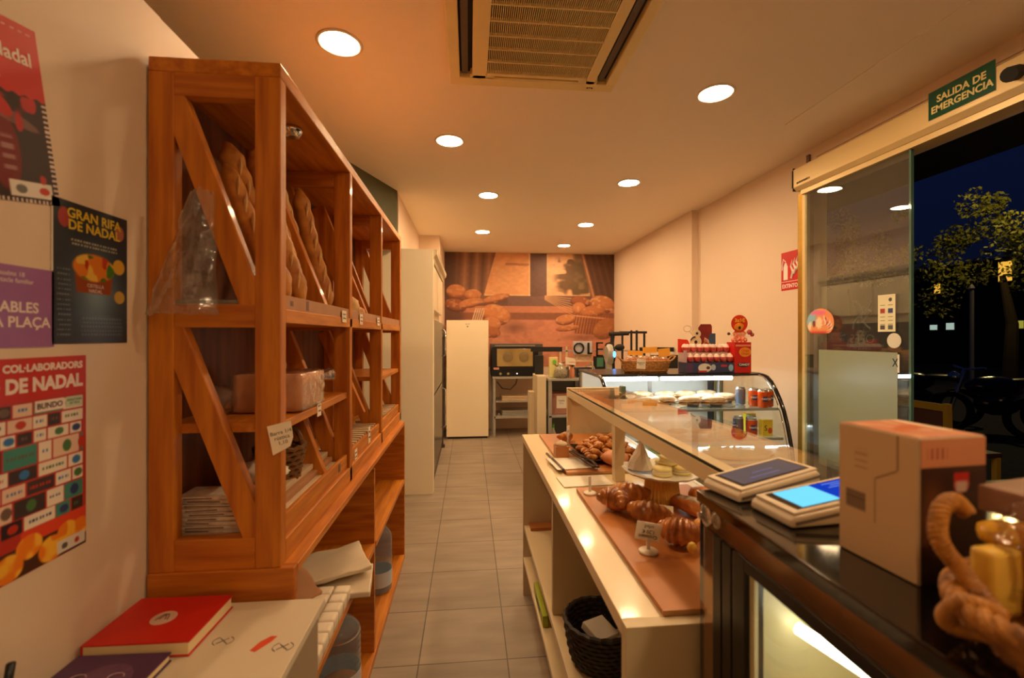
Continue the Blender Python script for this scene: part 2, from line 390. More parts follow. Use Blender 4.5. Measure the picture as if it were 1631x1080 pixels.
# stickers on the leaf (camera-facing side)
LX = 2.2955
def sticker(name, y1, y0, z0, z1, m, label, cat='sticker'):
    o = MB().box(LX-0.0008, LX, min(y0, y1), max(y0, y1), z0, z1).build(name, m); return tag(o, label, cat)
frost = mat('frosted_film', s(196, 204, 176), rough=0.7, var=0.03, scale=3)
frosted = glass_mat('frosted_decal', (0.45, 0.5, 0.45), 1.4, 0.3, 0.62, s(182, 190, 158), 0.6)
sticker('frosted_poster', 2.775, 2.225, 0.62, 1.37, frosted, 'large pale green frosted sheet low on the glass door leaf', 'poster')
def cardface(u, v):
    c = [np.full(u.shape, q) for q in (0.9, 0.87, 0.72)]
    for i, (cx, col) in enumerate([(0.28, (170, 60, 50)), (0.72, (50, 60, 120)), (0.28, (70, 70, 60)), (0.72, (80, 90, 90))]):
        cy = 0.56 if i < 2 else 0.12
        c = mixc(c, col, rect(u, v, cx-0.14, cx+0.14, cy-0.06, cy+0.06))
    for cy in (0.72, 0.4, 0.3, 0.2):
        c = mixc(c, (110, 110, 100), rect(u, v, 0.14, 0.42, cy-0.008, cy+0.008)); c = mixc(c, (110, 110, 100), rect(u, v, 0.58, 0.86, cy-0.008, cy+0.008))
    c = mixc(c, (70, 70, 70), ell(u, v, 0.72, 0.86, 0.1, 0.05)[0])
    return c
tag(picture('card_payment_sticker', (LX, 2.342, 1.483), (0, -1, 0), (0, 0, 1), 0.105, 0.205, 40, 60, cardface),
    'cream sticker with small card payment pictures on the glass door', 'sticker')
mm = MB(); mm.cyl(0, 0, 0, 0.0008, 0.041, 28); mm.b.transform(Matrix.Translation((LX, 2.245, 1.434)) @ Matrix.Rotation(-PI/2, 4, 'Y'))
tag(mm.build('round_sticker', mat('pale_sticker', s(220, 214, 190), rough=0.6)), 'plain round cream sticker below the card payment sticker', 'sticker')
zs = picture('logo_sticker', (LX, 2.262, 1.262), (0, -1, 0), (0, 0, 1), 0.048, 0.098, 10, 20, lambda u, v: [np.full(u.shape, q) for q in (0.88, 0.86, 0.78)])
tag(zs, 'small white sticker with a crossed stroke beside the frosted sheet', 'sticker')
mz = MB()
for a in (0.55, -0.55): mz.box(-0.0006, 0, -0.003, 0.003, -0.026, 0.026, Matrix.Translation((LX-0.001, 2.238, 1.315)) @ Matrix.Rotation(a, 4, 'X'))
mz.build('crossed_stroke', ink, zs)
def icecream(u, v):
    c = [np.full(u.shape, q) for q in (0.95, 0.62, 0.42)]
    c = mixc(c, (150, 200, 225), rect(u, v, -1, 0.35, 0.45, 2, 0.1)); c = mixc(c, (240, 120, 170), ell(u, v, 0.45, 0.86, 0.28, 0.08)[0])
    c = mixc(c, (215, 50, 40), rect(u, v, -1, 0.75, -1, 0.2, 0.05)); c = mixc(c, (250, 225, 190), ell(u, v, 0.47, 0.5, 0.12, 0.2)[0])
    c = mixc(c, (120, 50, 40), ell(u, v, 0.27, 0.48, 0.06, 0.12)[0]); c = mixc(c, (250, 240, 210), ell(u, v, 0.12, 0.42, 0.07, 0.14)[0])
    for k in range(5): c = mixc(c, (200, 40, 50) if k % 2 else (250, 240, 220), ell(u, v, 0.68+0.05*k, 0.55-0.04*k, 0.02, 0.22, 0.15)[0])
    return c
def disc_picture(name, cy, cz, ry, rz, fn, x=LX, n=28, rows=10):
    """round-ended printed sticker on the door plane (x = const), seen from -x"""
    V = []; F = []
    for j in range(rows+1):
        for i in range(n):
            a = 2*PI*i/n; r = j/rows; V.append((math.cos(a)*r, math.sin(a)*r))
    for j in range(rows):
        for i in range(n): F.append((j*n+i, (j+1)*n+i, (j+1)*n+(i+1) % n, j*n+(i+1) % n))
    V = np.array(V)
    def shape(p): y = p[:, 1].copy(); y = np.where(y < -0.72, -0.72+0*y, y); return p[:, 0], y
    px, py = shape(V)
    rgb = np.stack(fn((px+1)/2, (py+1)/2), -1); rgb = np.clip(rgb, 0, 1); rgb = np.where(rgb <= 0.04045, rgb/12.92, ((rgb+0.055)/1.055)**2.4)
    verts = [(-0.0008, -a*ry, b*rz) for a, b in zip(px, py)]
    me = bpy.data.meshes.new(name); me.from_pydata(verts, [], F); at = me.color_attributes.new('print', 'FLOAT_COLOR', 'POINT')
    cc = np.ones((len(verts), 4), dtype=np.float32); cc[:, :3] = rgb; at.data.foreach_set('color', cc.ravel())
    me.materials.append(vcol_mat()); o = bpy.data.objects.new(name, me); C.objects.link(o); o.location = (x, cy, cz)
    sd = o.modifiers.new('thickness', 'SOLIDIFY'); sd.thickness = 0.0007
    return o
tag(disc_picture('ice_cream_sticker', 2.765, 1.545, 0.115, 0.095, icecream), 'colourful round-topped ice cream sticker high on the glass door', 'sticker')
lg = text('shop_name_decal', 'OLES', 0.075, mat('decal_grey', s(96, 96, 84), rough=0.6), (2.3075, 2.46, 1.44), (0, 1, 0), (0, 0, 1))
tag(lg, 'dark mirrored lettering reading OLES on the door glass', 'lettering')
em = MB()
for sgn in (1, -1):
    em.tube([(2.308, 2.46+sgn*(0.06-0.12*t)+0.02*math.sin(6*t), 1.50+0.17*t) for t in [i/8 for i in range(9)]], 0.006, 6)
em.tube([(2.308, 2.46, 1.54), (2.308, 2.40, 1.60), (2.308, 2.46, 1.64), (2.308, 2.52, 1.60)], 0.005, 6)
tag(em.build('wheat_emblem', _m['decal_grey']), 'dark curling emblem above the mirrored lettering on door glass', 'emblem')
tag(text('bakery_line_decal', 'FORN DE PA', 0.022, _m['decal_grey'], (2.3075, 2.46, 1.385), (0, 1, 0), (0, 0, 1)), 'tiny line of letters under the shop lettering on door glass', 'lettering')

# signs on / near the door header
def green_sign():
    t = picture('exit_sign', (2.2505, 2.02, 2.515), (0, -1, 0.0), (0, 0, 1), 0.285, 0.135, 20, 10,
                lambda u, v: [np.full(u.shape, q) for q in (0.03, 0.33, 0.24)], m=vcol_mat('exit_sign_print', 0.12, 0.6))
    tag(t, 'green SALIDA DE EMERGENCIA sign on the door header', 'sign')
    tm = mat('sign_letters', s(236, 224, 150), rough=0.5)
    text('lettering', 'SALIDA DE\nEMERGENCIA', 0.046, tm, (2.249, 1.875, 2.578), (0, -1, 0), (0, 0, 1), t, bold=0.0012, sx=0.95)
green_sign()
def ext_sign():
    t = picture('fire_extinguisher_sign', (XR-0.001, 3.275, 1.805), (0, -1, 0), (0, 0, 1), 0.21, 0.29, 10, 14, lambda u, v: [np.full(u.shape, q) for q in (0.80, 0.05, 0.05)])
    tag(t, 'red and white EXTINTOR sign on the wall beside the door', 'sign')
    wm = mat('sign_white', s(245, 240, 235), rough=0.5); x = XR-0.0025
    b = MB(); b.box(x, x+0.0008, 3.07, 3.27, 1.868, 1.872)
    b.box(x, x+0.0008, 3.205, 3.25, 1.885, 1.985); b.prism([(3.205, 1.985), (3.25, 1.985), (3.235, 2.015), (3.22, 2.015)], 'x', x, x+0.0008)
    b.tube([(x, 3.225, 2.02), (x, 3.25, 2.045), (x, 3.262, 2.00), (x, 3.262, 1.96)], 0.004, 6)
    b.build('extinguisher_symbol', wm, t)
    f = MB()
    for k in range(3):
        yb = 3.165-0.028*k; f.tube([(x, yb, 1.89+0.03*k), (x, yb-0.02, 1.94+0.02*k), (x, yb+0.004, 1.98+0.015*k), (x, yb-0.008, 2.03+0.01*k)], [0.008, 0.011, 0.007, 0.001], 6, ry=1)
    f.build('flame_symbol', wm, t)
    text('lettering', 'EXTINTOR', 0.042, wm, (x, 3.170, 1.835), (0, -1, 0), (0, 0, 1), t, bold=0.0008, sx=0.92)
ext_sign()
mz = MB(); mz.tube([(2.245, 1.655, 2.545), (2.20, 1.65, 2.53)], 0.03, 14)
tag(mz.build('motion_sensor', blackmatte), 'small black sensor nose on the door header right of the green sign', 'sensor')
tag(MB().box(2.385, 2.40, 2.975, 3.0, 2.635, 2.74).build('wall_bracket', mat('dark_tape', s(110, 90, 90))), 'small dark strip on the wall above the header end', 'bracket')

# ------------------------------------------------------------ ceiling lights
rim = mat('lamp_rim', s(240, 230, 215), rough=0.4)
ll = ['nearest ceiling light, above the front of the bread rack', 'ceiling light between the air conditioner and the door', 'ceiling light above the third bay of the bread rack, left row',
      'ceiling light ahead of the door post, right row', 'smaller-looking ceiling light over the aisle, left row, past the rack', 'third ceiling light from the front in the right row',
      'ceiling light of the left row closest to the mural wall', 'ceiling light of the right row shining on the mural']
lp = [(-0.58, 2.10), (1.334, 2.34), (-0.131, 3.08), (1.37, 3.78), (0.18, 4.24), (1.38, 5.26), (0.17, 5.74), (1.38, 6.50), (1.36, 0.85), (0.9, -1.0)]  # next-to-last continues the right row unseen; the last is an added fill lamp
L0 = None
for i, (x, y) in enumerate(lp):
    if L0 is None:
        L0 = thing('ceiling_light', (x, y, CZ), ll[0], 'ceiling light', 'round recessed ceiling lights')
        MB().lathe(0, 0, [(0.082, 0.0), (0.098, 0.0), (0.10, -0.004), (0.092, -0.008), (0.084, -0.006), (0.082, 0.0)], 40).build('rim', rim, L0, local=True, smooth=True)
        MB().cyl(0, 0, -0.004, -0.001, 0.083, 40).build('lamp_disc', lampm, L0, local=True)
    else:
        clone(L0, (x, y, CZ), label=(ll+['ceiling light behind the camera on the door side', 'added fill lamp behind the camera on the aisle side'])[i], group='round recessed ceiling lights')

# ------------------------------------------------------------ ceiling cassette air conditioner
ac = thing('air_conditioner', (0.325, 1.91, CZ), 'cream square cassette air conditioner with a dark grille in the ceiling', 'air conditioner')
acm = mat('ac_plastic', s(236, 214, 150), rough=0.4)
x0, x1, y0, y1 = -0.095, 0.745, 1.48, 2.32; zt = CZ-0.040
b = MB()
gx0, gx1, gy0, gy1 = 0.085, 0.585, 1.65, 2.205
sl = 0.045
# panel as a frame with openings
b.box(x0, x1, gy1+0.048, y1, zt, CZ); b.box(x0, x1, y0, gy0-0.048, zt, CZ)
b.box(x0, x0+0.05, gy0-0.05, gy1+0.05, zt, CZ); b.box(x1-0.05, x1, gy0-0.05, gy1+0.05, zt, CZ)
b.box(x0+0.11, gx0, gy0-0.05, gy1+0.05, zt, CZ); b.box(gx1, x1-0.11, gy0-0.05, gy1+0.05, zt, CZ)
b.box(gx0, gx1, gy1, gy1+0.024, zt, CZ); b.box(gx0, gx1, gy0-0.024, gy0, zt, CZ)
b.box(x0+0.1, gx0+0.04, gy1+0.02, gy1+0.05, zt, CZ); b.box(gx1-0.04, x1-0.1, gy1+0.02, gy1+0.05, zt, CZ)
b.box(gx0, gx1, gy1+0.037, gy1+0.049, zt, CZ)
b.build('face_panel', acm, ac, bev=0.004)
MB().box(x0+0.05, x1-0.05, y0+0.05, y1-0.05, CZ-0.006, CZ-0.001).build('dark_cavity', blackmatte, ac)
b = MB()
n = 60
for i in range(n+1):
    x = gx0+(gx1-gx0)*i/n; b.box(x-0.0016, x+0.0016, gy0, gy1, zt+0.001, zt+0.012)
for k in range(1, 6):
    y = gy0+(gy1-gy0)*k/6.0; b.box(gx0, gx1, y-0.003, y+0.003, zt-0.001, zt+0.012)
b.build('grille', acm, ac)
MB().box(gx0, gx1, gy0, gy1, zt+0.016, zt+0.02).build('filter_mesh', mat('filter', s(96, 64, 40), rough=0.8), ac)
for xa in (x0+0.06, x1-0.10): MB().box(xa, xa+0.03, gy0-0.03, gy1+0.03, zt+0.012, zt+0.016).build('louvre', mat('louvre_brown', s(90, 70, 50), rough=0.5), ac)
text('maker_mark', 'aire', 0.022, ink, (0.62, 2.285, zt-0.0008), (1, 0, 0), (0, -1, 0), ac)

# ------------------------------------------------------------ mural on the back wall
def mural(u, v):
    # work in a 1408 x 936 drawing frame, y downwards
    X = u*1408+147; Y = (1-v)*936+105
    c = [np.full(u.shape, q) for q in (0.46, 0.31, 0.26)]
    n1 = vnoise(u, v, 9, 1); n2 = vnoise(u, v, 30, 2); n3 = vnoise(u, v, 60, 4)
    c = mixc(c, (96, 66, 54), 1-sm(X, 147, 330))
    # left curtain
    c = mixc(c, (150, 102, 74), rect(X, Y, 240, 560, 60, 520, 25)*0.9)
    for k in range(6):
        cx = 270+k*48; c = mixc(c, (196, 138, 100) if k % 2 else (104, 72, 58), np.exp(-((X-cx+(Y-105)*0.05)/15)**2)*(Y < 460)*0.6)
    # left window light
    wl = sm(X-(560-(Y-110)*0.28), -4, 6)*(1-sm(X, 838, 846))*(1-sm(Y, 452, 460))
    c = mixc(c, (236, 160, 108), wl); c = mixc(c, (248, 192, 140), wl*n1*0.6)
    c = mixc(c, (150, 90, 60), wl*((np.abs(Y-195-8*n2) < 10)*(X > 640))*0.45)
    c = mixc(c, (255, 215, 160), (rect(X, Y, 470, 848, 448, 458, 3)+rect(X, Y, 834, 846, 105, 455, 3))*0.7)
    # mullion
    c = mixc(c, (112, 78, 68), rect(X, Y, 848, 985, 60, 540, 4)); c = mixc(c, (128, 92, 80), rect(X, Y, 660, 1200, 460, 542, 6))
    # right window
    wr = rect(X, Y, 985, 1350, 60, 452, 4)*(1-sm(X-(1262+(Y-110)*0.27), 0, 8))
    c = mixc(c, (232, 176, 130), wr); c = mixc(c, (112, 80, 52), wr*sm(n1*0.6+n2*0.5+0.25*np.exp(-((X-1150)/90)**2), 0.62, 0.85)*sm(X, 1010, 1100))
    c = mixc(c, (104, 84, 56), wr*sm(X, 1190, 1230)*0.75*(Y < 430))
    c = mixc(c, (250, 200, 150), (rect(X, Y, 983, 1350, 446, 456, 3)+rect(X, Y, 983, 990, 105, 452, 2))*0.6)
    # right curtain
    rc = sm(X-(1262+(Y-110)*0.30), 0, 10)*(1-sm(Y, 470, 500))
    c = mixc(c, (98, 66, 50), rc)
    for k in range(5):
        cx = 1285+k*55; c = mixc(c, (212, 146, 104) if k == 0 else (132, 90, 66), np.exp(-((X-cx-(Y-110)*0.27)/13)**2)*(Y < 480)*(0.95 if k == 0 else 0.5))
    # sill
    c = mixc(c, (206, 132, 98), rect(X, Y, 100, 1700, 542, 598, 4)); c = mixc(c, (150, 92, 66), rect(X, Y, 100, 1700, 598, 655, 5))
    # table cloth
    tb = sm(Y, 650, 660); c = mixc(c, (214, 138, 108), tb); c = mixc(c, (232, 160, 128), tb*n1*0.5); c = mixc(c, (176, 106, 84), tb*sm(n2, 0.55, 0.9)*0.4)
    c = mixc(c, (130, 80, 60), tb*np.exp(-(((X-720)/110)**2+((Y-720)/50)**2))*0.7)
    c = mixc(c, (110, 70, 54), rect(X, Y, 100, 300, 480, 700, 40))
    def bread(c, cx, cy, rx, ry, ang, col=(216, 140, 90), dark=(132, 70, 44), seed=5, cracks=0.4):
        k, a, b_ = ell(X, Y, cx, cy, rx, ry, ang, 0.05)
        c = mixc(c, dark, k); c = mixc(c, col, k*(1-sm(a*a*0.5+b_*b_*0.6+(b_*0.55), 0.05, 0.95)))
        nn = vnoise(u, v, 55, seed); c = mixc(c, (242, 190, 140), k*sm(nn, 0.62, 0.8)*cracks)
        return c
    c = bread(c, 240, 430, 80, 62, 0.1); c = bread(c, 235, 540, 90, 55, 0.2, (170, 100, 66), (96, 54, 38)); c = bread(c, 375, 455, 72, 48, 0.0)
    c = bread(c, 560, 482, 118, 32, -0.25); c = bread(c, 360, 520, 105, 38, -0.2)
    c = bread(c, 560, 615, 125, 84, 0.25, (220, 140, 86)); c = bread(c, 530, 690, 75, 62, 0.3); c = bread(c, 530, 760, 70, 45, 0.1, (190, 112, 70))
    for k in range(5): c = mixc(c, (240, 210, 180), np.exp(-((X-(360+k*18)-(700-Y)*0.30)/5)**2)*(Y > 560)*(Y < 660)*(X < 470))
    # wheat
    for k in range(7):
        yy = 455+k*5+(X-965)*(0.10+0.075*k); c = mixc(c, (232, 170, 112), np.exp(-((Y-yy)/3.2)**2)*(X > 965)*(X < 1215)*0.85)
    # right basket group
    c = bread(c, 1270, 505, 88, 46, 0.1, (170, 96, 60), (88, 48, 34)); c = bread(c, 1452, 525, 108, 74, 0.2, (210, 136, 86), cracks=0.7)
    c = bread(c, 1255, 565, 60, 58, 0.0); c = bread(c, 1370, 585, 112, 52, -0.15, (206, 128, 78))
    bk = (1-sm(np.abs((X-1365)/(165-(Y-620)*0.12)), 0.98, 1.02))*sm(Y, 606+0.03*(X-1200), 616+0.03*(X-1200))*(1-sm(Y, 760+0.07*(X-1200), 772+0.07*(X-1200)))
    c = mixc(c, (150, 84, 54), bk); c = mixc(c, (226, 160, 112), bk*(np.sin(X*0.26+Y*0.05) > 0.45)*(0.65-0.4*sm(X, 1230, 1400)))
    c = mixc(c, (232, 164, 116), np.exp(-((Y-618-0.09*(X-1200))/6)**2)*(X > 1195))
    c = bread(c, 1140, 655, 85, 44, -0.15); c = bread(c, 1160, 725, 100, 24, -0.12, (206, 128, 78))
    c = bread(c, 1480, 730, 112, 82, -0.5, (188, 116, 70), (140, 82, 50), cracks=0.2)
    c = mixc(c, (120, 72, 56), tb*np.exp(-(((X-1300)/170)**2+((Y-800)/26)**2))*0.5)
    k = 1+0.07*(n3-0.5)
    g = 0.92
    return [q*k*g for q in c]
tag(picture('wall_mural', (-0.383+0.004, YB-0.003, CZ-936/518.4), (1, 0, 0), (0, 0, 1), XF+0.379-0.002, 936/518.4-0.012, 400, 270, mural, m=vcol_mat('mural_print', 0.6)),
    'large printed mural of breads, baskets and curtained window on the back wall', 'mural')

# ============================================================ BREAD RACK (upper unit)
RY = [1.14, 1.78, 2.40, 3.04]; RX0, RX1 = -0.752, -0.453; ZB, ZT = 0.90, 2.12
rack = thing('bread_rack', (-0.60, 2.1, ZB), 'tall orange pine bread rack with diagonal braces and open bays', 'rack')
MB().box(RX0, RX1, 1.14, 3.085, 2.085, ZT).build('top_board', wood_y, rack, bev=0.003)
MB().box(RX0+0.012, RX1, 1.172, 3.07, 1.492, 1.527).build('shelf', wood_y, rack, bev=0.002)
MB().box(RX0+0.012, RX1-0.012, 1.172, 1.79, 1.222, 1.245).build('shelf', wood_y, rack, bev=0.002)
MB().box(RX0+0.012, RX1-0.012, 2.44, 3.04, 1.222, 1.245).build('shelf', wood_y, rack, bev=0.002)
MB().box(RX0+0.012, RX1, 1.172, 3.085, ZB, 0.955).build('shelf', wood_y, rack, bev=0.003)
MB().box(RX0, RX0+0.012, 1.172, 3.04, ZB, 2.085).build('back_panel', wood_dk, rack)
def brace(y0, y1, xa, za, xb, zb, wd):
    d = Vector((xb-xa, 0, zb-za)); L = d.length; a = math.atan2(d.x, d.z)
    M = Matrix.Translation((xa, 0, za)) @ Matrix.Rotation(a, 4, 'Y')
    return MB().box(-wd/2, wd/2, y0, y1, 0, L, M)
for i, y in enumerate(RY):
    t = 0.034 if i < 3 else 0.045
    MB().box(RX0, RX0+0.056, y, y+t, ZB, 2.085).build('rear_post', wood_z, rack, bev=0.002)
    MB().box(RX1-0.060, RX1, y-0.0005, y+t, ZB, 2.085).build('front_post', wood_z, rack, bev=0.003)
    for (za, zb) in ((2.030, 2.086), (1.480, 1.536), (ZB, 0.974)):
        MB().box(RX0+0.056, RX1-0.060, y+0.001, y+t-0.001, za, zb).build('cross_rail', wood_x, rack, bev=0.002)
    brace(y+0.002, y+t-0.003, -0.716, 2.07, -0.515, 1.52, 0.056).build('diagonal_brace', wood_z, rack, bev=0.003)
    brace(y+0.002, y+t-0.003, -0.712, 1.50, -0.505, 0.955, 0.056).build('diagonal_brace', wood_z, rack, bev=0.003)
# middle diagonal boards that separate the baguettes
for y, h in ((1.525, 0.034), (2.13, 0.03)):
    brace(y, y+h, -0.700, 2.04, -0.500, 1.53, 0.085).build('divider_board', wood_z, rack, bev=0.002)
brace(1.60, 1.63, -0.63, 1.215, -0.535, 0.96, 0.10).build('divider_board', wood_z, rack, bev=0.002)
brace(2.12, 2.15, -0.66, 1.48, -0.50, 1.10, 0.05).build('divider_board', wood_z, rack, bev=0.002)
sp = thing('spotlight', (-0.535, 1.42, 2.085), 'small chrome spotlight under the top board of the bread rack', 'spotlight')
MB().lathe(-0.535, 1.42, [(0, 2.085), (0.032, 2.085), (0.036, 2.077), (0.03, 2.070), (0.024, 2.06), (0.018, 2.058), (0, 2.062)], 28).build('housing', chrome, sp, smooth=True)
MB().lathe(-0.535, 1.42, [(0, 2.0615), (0.015, 2.0605), (0.012, 2.055), (0, 2.053)], 20).build('lens', glass, sp, smooth=True)

# cardboard retaining strips on the middle shelf
tb_ = ['long pinkish cardboard strip with dark marks, first bay of the middle shelf', 'short cardboard strip on the middle shelf, second bay', 'short cardboard strip on the middle shelf, farthest bay']
for i, (ya, yb) in enumerate(((1.18, 1.775), (1.82, 2.395), (2.44, 3.03))):
    o = MB().box(RX1-0.012, RX1-0.004, ya, yb, 1.527, 1.562).build('cardboard_strip', card, bev=0.001); tag(o, tb_[i], 'cardboard', 'cardboard strips on the middle shelf')
    if i == 0:
        for k, yy in enumerate((1.21, 1.325)):
            MB().box(RX1-0.0042, RX1-0.0036, yy, yy+0.02, 1.531 if k else 1.537, 1.558 if k else 1.55).build('dark_mark', mat('grey_print', s(110, 80, 70)), o)
# lower trays with ridged cardboard
tb_ = ['wide low cardboard-lined wooden tray front in the nearest bottom bay', 'ridged tray front with small slats in the second bottom bay', 'ridged tray front with small slats in the farthest bottom bay']
for i, (ya, yb) in enumerate(((1.18, 1.775), (1.82, 2.395), (2.44, 3.035))):
    o = thing('bread_tray', (-0.6, (ya+yb)/2, 0.955), tb_[i], 'tray', 'trays in the bottom bays')
    MB().box(RX1-0.022, RX1-0.010, ya, yb, 0.956, 1.008).build('front_rail', wood_y, o, bev=0.001)
    MB().box(-0.735, RX1-0.022, ya+0.005, yb-0.005, 0.956, 0.966).build('base', cardpale if i == 0 else wood_y, o)
    if i:
        b = MB()
        for k in range(13):
            yy = ya+0.03+k*(yb-ya-0.06)/12; b.box(-0.60, RX1-0.024, yy-0.008, yy+0.008, 0.967, 1.012)
        b.build('slats', cardpale, o)
    else:
        MB().box(RX1-0.0102, RX1-0.0094, 1.66, 1.685, 0.972, 1.0).build('dark_mark', _m['grey_print'], o)
# flat kraft sheets in the first bottom bay
for k, (xa, xb, z, m, lb) in enumerate(((-0.72, -0.50, 0.9665, cardpale, 'bottom pale kraft sheet of the pile in the nearest bottom bay'), (-0.70, -0.515, 0.986, card, 'middle brown kraft folder on the pile in the nearest bottom bay'), (-0.69, -0.53, 1.006, cardpale, 'top pale kraft folder of the pile in the nearest bottom bay'))):
    o = MB().box(xa, xb, 1.30, 1.765, z, z+0.018, bev=0.004).build('kraft_folder', m); tag(o, lb, 'cardboard', 'kraft folders in the bottom bay')
# pile of newspapers / printed bread bags at the very front
npm = mat('printed_paper', s(222, 206, 188), rough=0.7, col2=s(196, 176, 158), scale=50)
for k in range(9):
    w_ = 0.008; z = 0.967+k*0.0105; a = random.uniform(-0.08, 0.08)
    M = Matrix.Translation((-0.628+random.uniform(-0.006, 0.006), 1.235+random.uniform(-0.004, 0.004), z)) @ Matrix.Rotation(a, 4, 'Z')
    b = MB(); b.box(-0.088, 0.088, -0.042, 0.042, 0, 0.0095, M, bev=0.003)
    o = b.build('folded_paper_bag', npm)
    tag(o, 'white printed paper bag folded in the pile behind the lower diagonal brace' if k < 8 else 'white printed paper bag topmost of the pile behind the lower diagonal brace', 'paper bag', 'folded paper bags in the bottom bay')
    d = MB()
    for q in range(1): d.box(-0.07, random.uniform(-0.02, .06), -0.0425, -0.0418, 0.003, 0.0065, M)
    dd = d.build('printed_line', mat('faded_print', s(120, 100, 92)), o)
    dd.location = (0, 0, 0)
b = MB(); b.blob((-0.585, 1.345, 1.075), (0.07, 0.05, 0.028), 0.5, 3.0, seed=9)
tag(b.build('crumpled_paper', paper, smooth=True), 'crumpled white paper lying on the kraft pile beside the front post', 'paper')
# paper bag of handled carriers leaning
for k, (yy, lb) in enumerate(((1.40, 'white paper bundle'),)):
    pass
# dark wicker bread basket seen below the small shelf
bk = thing('wicker_basket', (-0.585, 1.47, 1.02), 'dark brown woven basket standing on the kraft folders in the nearest bottom bay', 'basket')
b = MB()
for r in range(7):
    z = 1.0245+r*0.015; rad = 0.052+0.003*r
    b.tube([(-0.585+(rad+0.004*math.sin(j*PI))*math.cos(2*PI*j/28), 1.47+1.0*(rad+0.004*math.sin(j*PI))*math.sin(2*PI*j/28), z+0.003*math.cos(j*PI+r*PI)) for j in range(28)], 0.0082, 6, closed=True)
b.cyl(-0.585, 1.47, 1.0245, 1.03, 0.052)
b.build('woven_body', mat('dark_wicker', s(128, 84, 40), rough=0.6, var=0.4, scale=60), bk)
b = MB(); b.tube([(-0.585+0.065*math.cos(a), 1.47, 1.118+0.07*math.sin(a)) for a in [PI*i/14 for i in range(15)]], 0.008, 8)
b.build('handle', _m['dark_wicker'], bk)

# ---- baguettes
def baguette(name, pa, pb, r, m, label, group, seed=0):
    pa, pb = Vector(pa), Vector(pb); d = pb-pa; L = d.length; n = 36; pts = []; rs = []
    side = d.cross(Vector((0, 1, 0))).normalized()
    for i in range(n+1):
        t = i/n; pts.append(pa+d*t+side*0.006*math.sin(PI*t))
        e_ = min(1, (min(t, 1-t)*L/0.055)) ** 0.55
        rs.append(max(0.0015, r*e_*(1+0.07*math.sin(t*L/0.062*2*PI+seed)+0.05*noise.noise((t*9, seed, 0)))))
    b = MB(); b.tube(pts, rs, 14)
    for v in b.b.verts: v.co += v.co.normalized()*0.0*noise.noise(v.co*30)
    o = b.build(name, m, smooth=True); tag(o, label, 'bread', group); 
    # floury score marks along the crust
    sc_ = MB(); nrm = Vector((0.6, -0.75, 0.25)).normalized()
    for k in range(6):
        t = 0.12+0.135*k; p = pa+d*t; q = d.normalized(); u = (nrm-q*nrm.dot(q)).normalized(); w_ = q.cross(u)
        sc_.tube([p+u*r*0.93+q*(-0.03)+w_*(-0.010), p+u*r*1.0, p+u*r*0.93+q*0.03+w_*0.010], [0.001, 0.0055, 0.001], 6)
    sc_.build('score_marks', crustp, o)
    return o
G = 'baguettes leaning in the top bays'
bags = [((-0.490, 1.235, 1.558), (-0.660, 1.300, 1.93), 0.026, crust, 'baguette nearest the front frame, its lower end just behind the corner post'),
        ((-0.497, 1.300, 1.560), (-0.690, 1.360, 2.015), 0.031, crust, 'long golden baguette leaning in the first top bay, in front of two others'),
        ((-0.488, 1.375, 1.560), (-0.655, 1.440, 2.03), 0.031, crust, 'longest baguette of the front group, lower end against the cardboard strip'),
        ((-0.505, 1.440, 1.560), (-0.640, 1.50, 1.96), 0.026, crust, 'thin baguette squeezed against the first divider board'),
        ((-0.520, 1.605, 1.560), (-0.665, 1.62, 2.00), 0.028, crustp, 'pale floury baguette right behind the first divider board'),
        ((-0.500, 1.680, 1.560), (-0.620, 1.715, 2.00), 0.029, crust, 'golden baguette last of the first bay, before the second post')]
for i, (a, b_, r, m, lb) in enumerate(bags): baguette('baguette', a, b_, r, m, lb, G, i)
b = MB(); b.blob((-0.505, 1.925, 1.577), (0.052, 0.075, 0.052), 0.15, 3, seed=2)
o = tag(b.build('round_loaf', crustp, smooth=True), 'short pale loaf lying at the front of the second top bay', 'bread')
b = MB(); b.blob((-0.51, 2.09, 1.56), (0.045, 0.065, 0.035), 0.2, 3, seed=3)
tag(b.build('round_loaf', crust, smooth=True), 'small darker loaf behind the pale loaf in the second top bay', 'bread')

# ---- sliced loaf in clear wrap on the small shelf
lf = thing('packed_loaf', (-0.54, 1.43, 1.246), 'square sliced loaf in shiny clear wrap on the small shelf', 'bread')
b = MB(); b.box(-0.645, -0.462, 1.30, 1.50, 1.248, 1.352, bev=0.018)
for v in b.b.verts: v.co.z += 0.006*noise.noise(v.co*18); v.co.x += 0.004*noise.noise(v.co*14+Vector((5, 0, 0)))
b.build('loaf', mat('toast_bread', s(220, 160, 110), rough=0.6, col2=s(196, 128, 82), scale=14), lf, smooth=True)
b = MB(); b.blob((-0.553, 1.40, 1.3035), (0.097, 0.106, 0.056), 0.14, 5, flat=0.98)
bm_ = MB(); bm_.box(-0.649, -0.458, 1.296, 1.504, 1.2465, 1.357, bev=0.02)
bmesh.ops.subdivide_edges(bm_.b, edges=list(bm_.b.edges), cuts=3, use_grid_fill=True)
for v in bm_.b.verts: v.co += Vector((1, 1, 0.6))*0.004*noise.noise(v.co*45)
b.b.free(); bm_.build('clear_wrap', film, lf, smooth=True)
b = MB(); b.tube([(-0.50, 1.50, 1.32), (-0.485, 1.545, 1.325), (-0.47, 1.585, 1.33)], [0.022, 0.008, 0.024], 8)
b.build('twisted_wrap_end', film, lf, smooth=True)
b = MB(); b.blob((-0.675, 1.28, 1.288), (0.045, 0.07, 0.04), 0.3, 4, seed=4)
tag(b.build('bread_bag', film, smooth=True), 'small clear bag beside the wrapped loaf on the small shelf', 'bag')
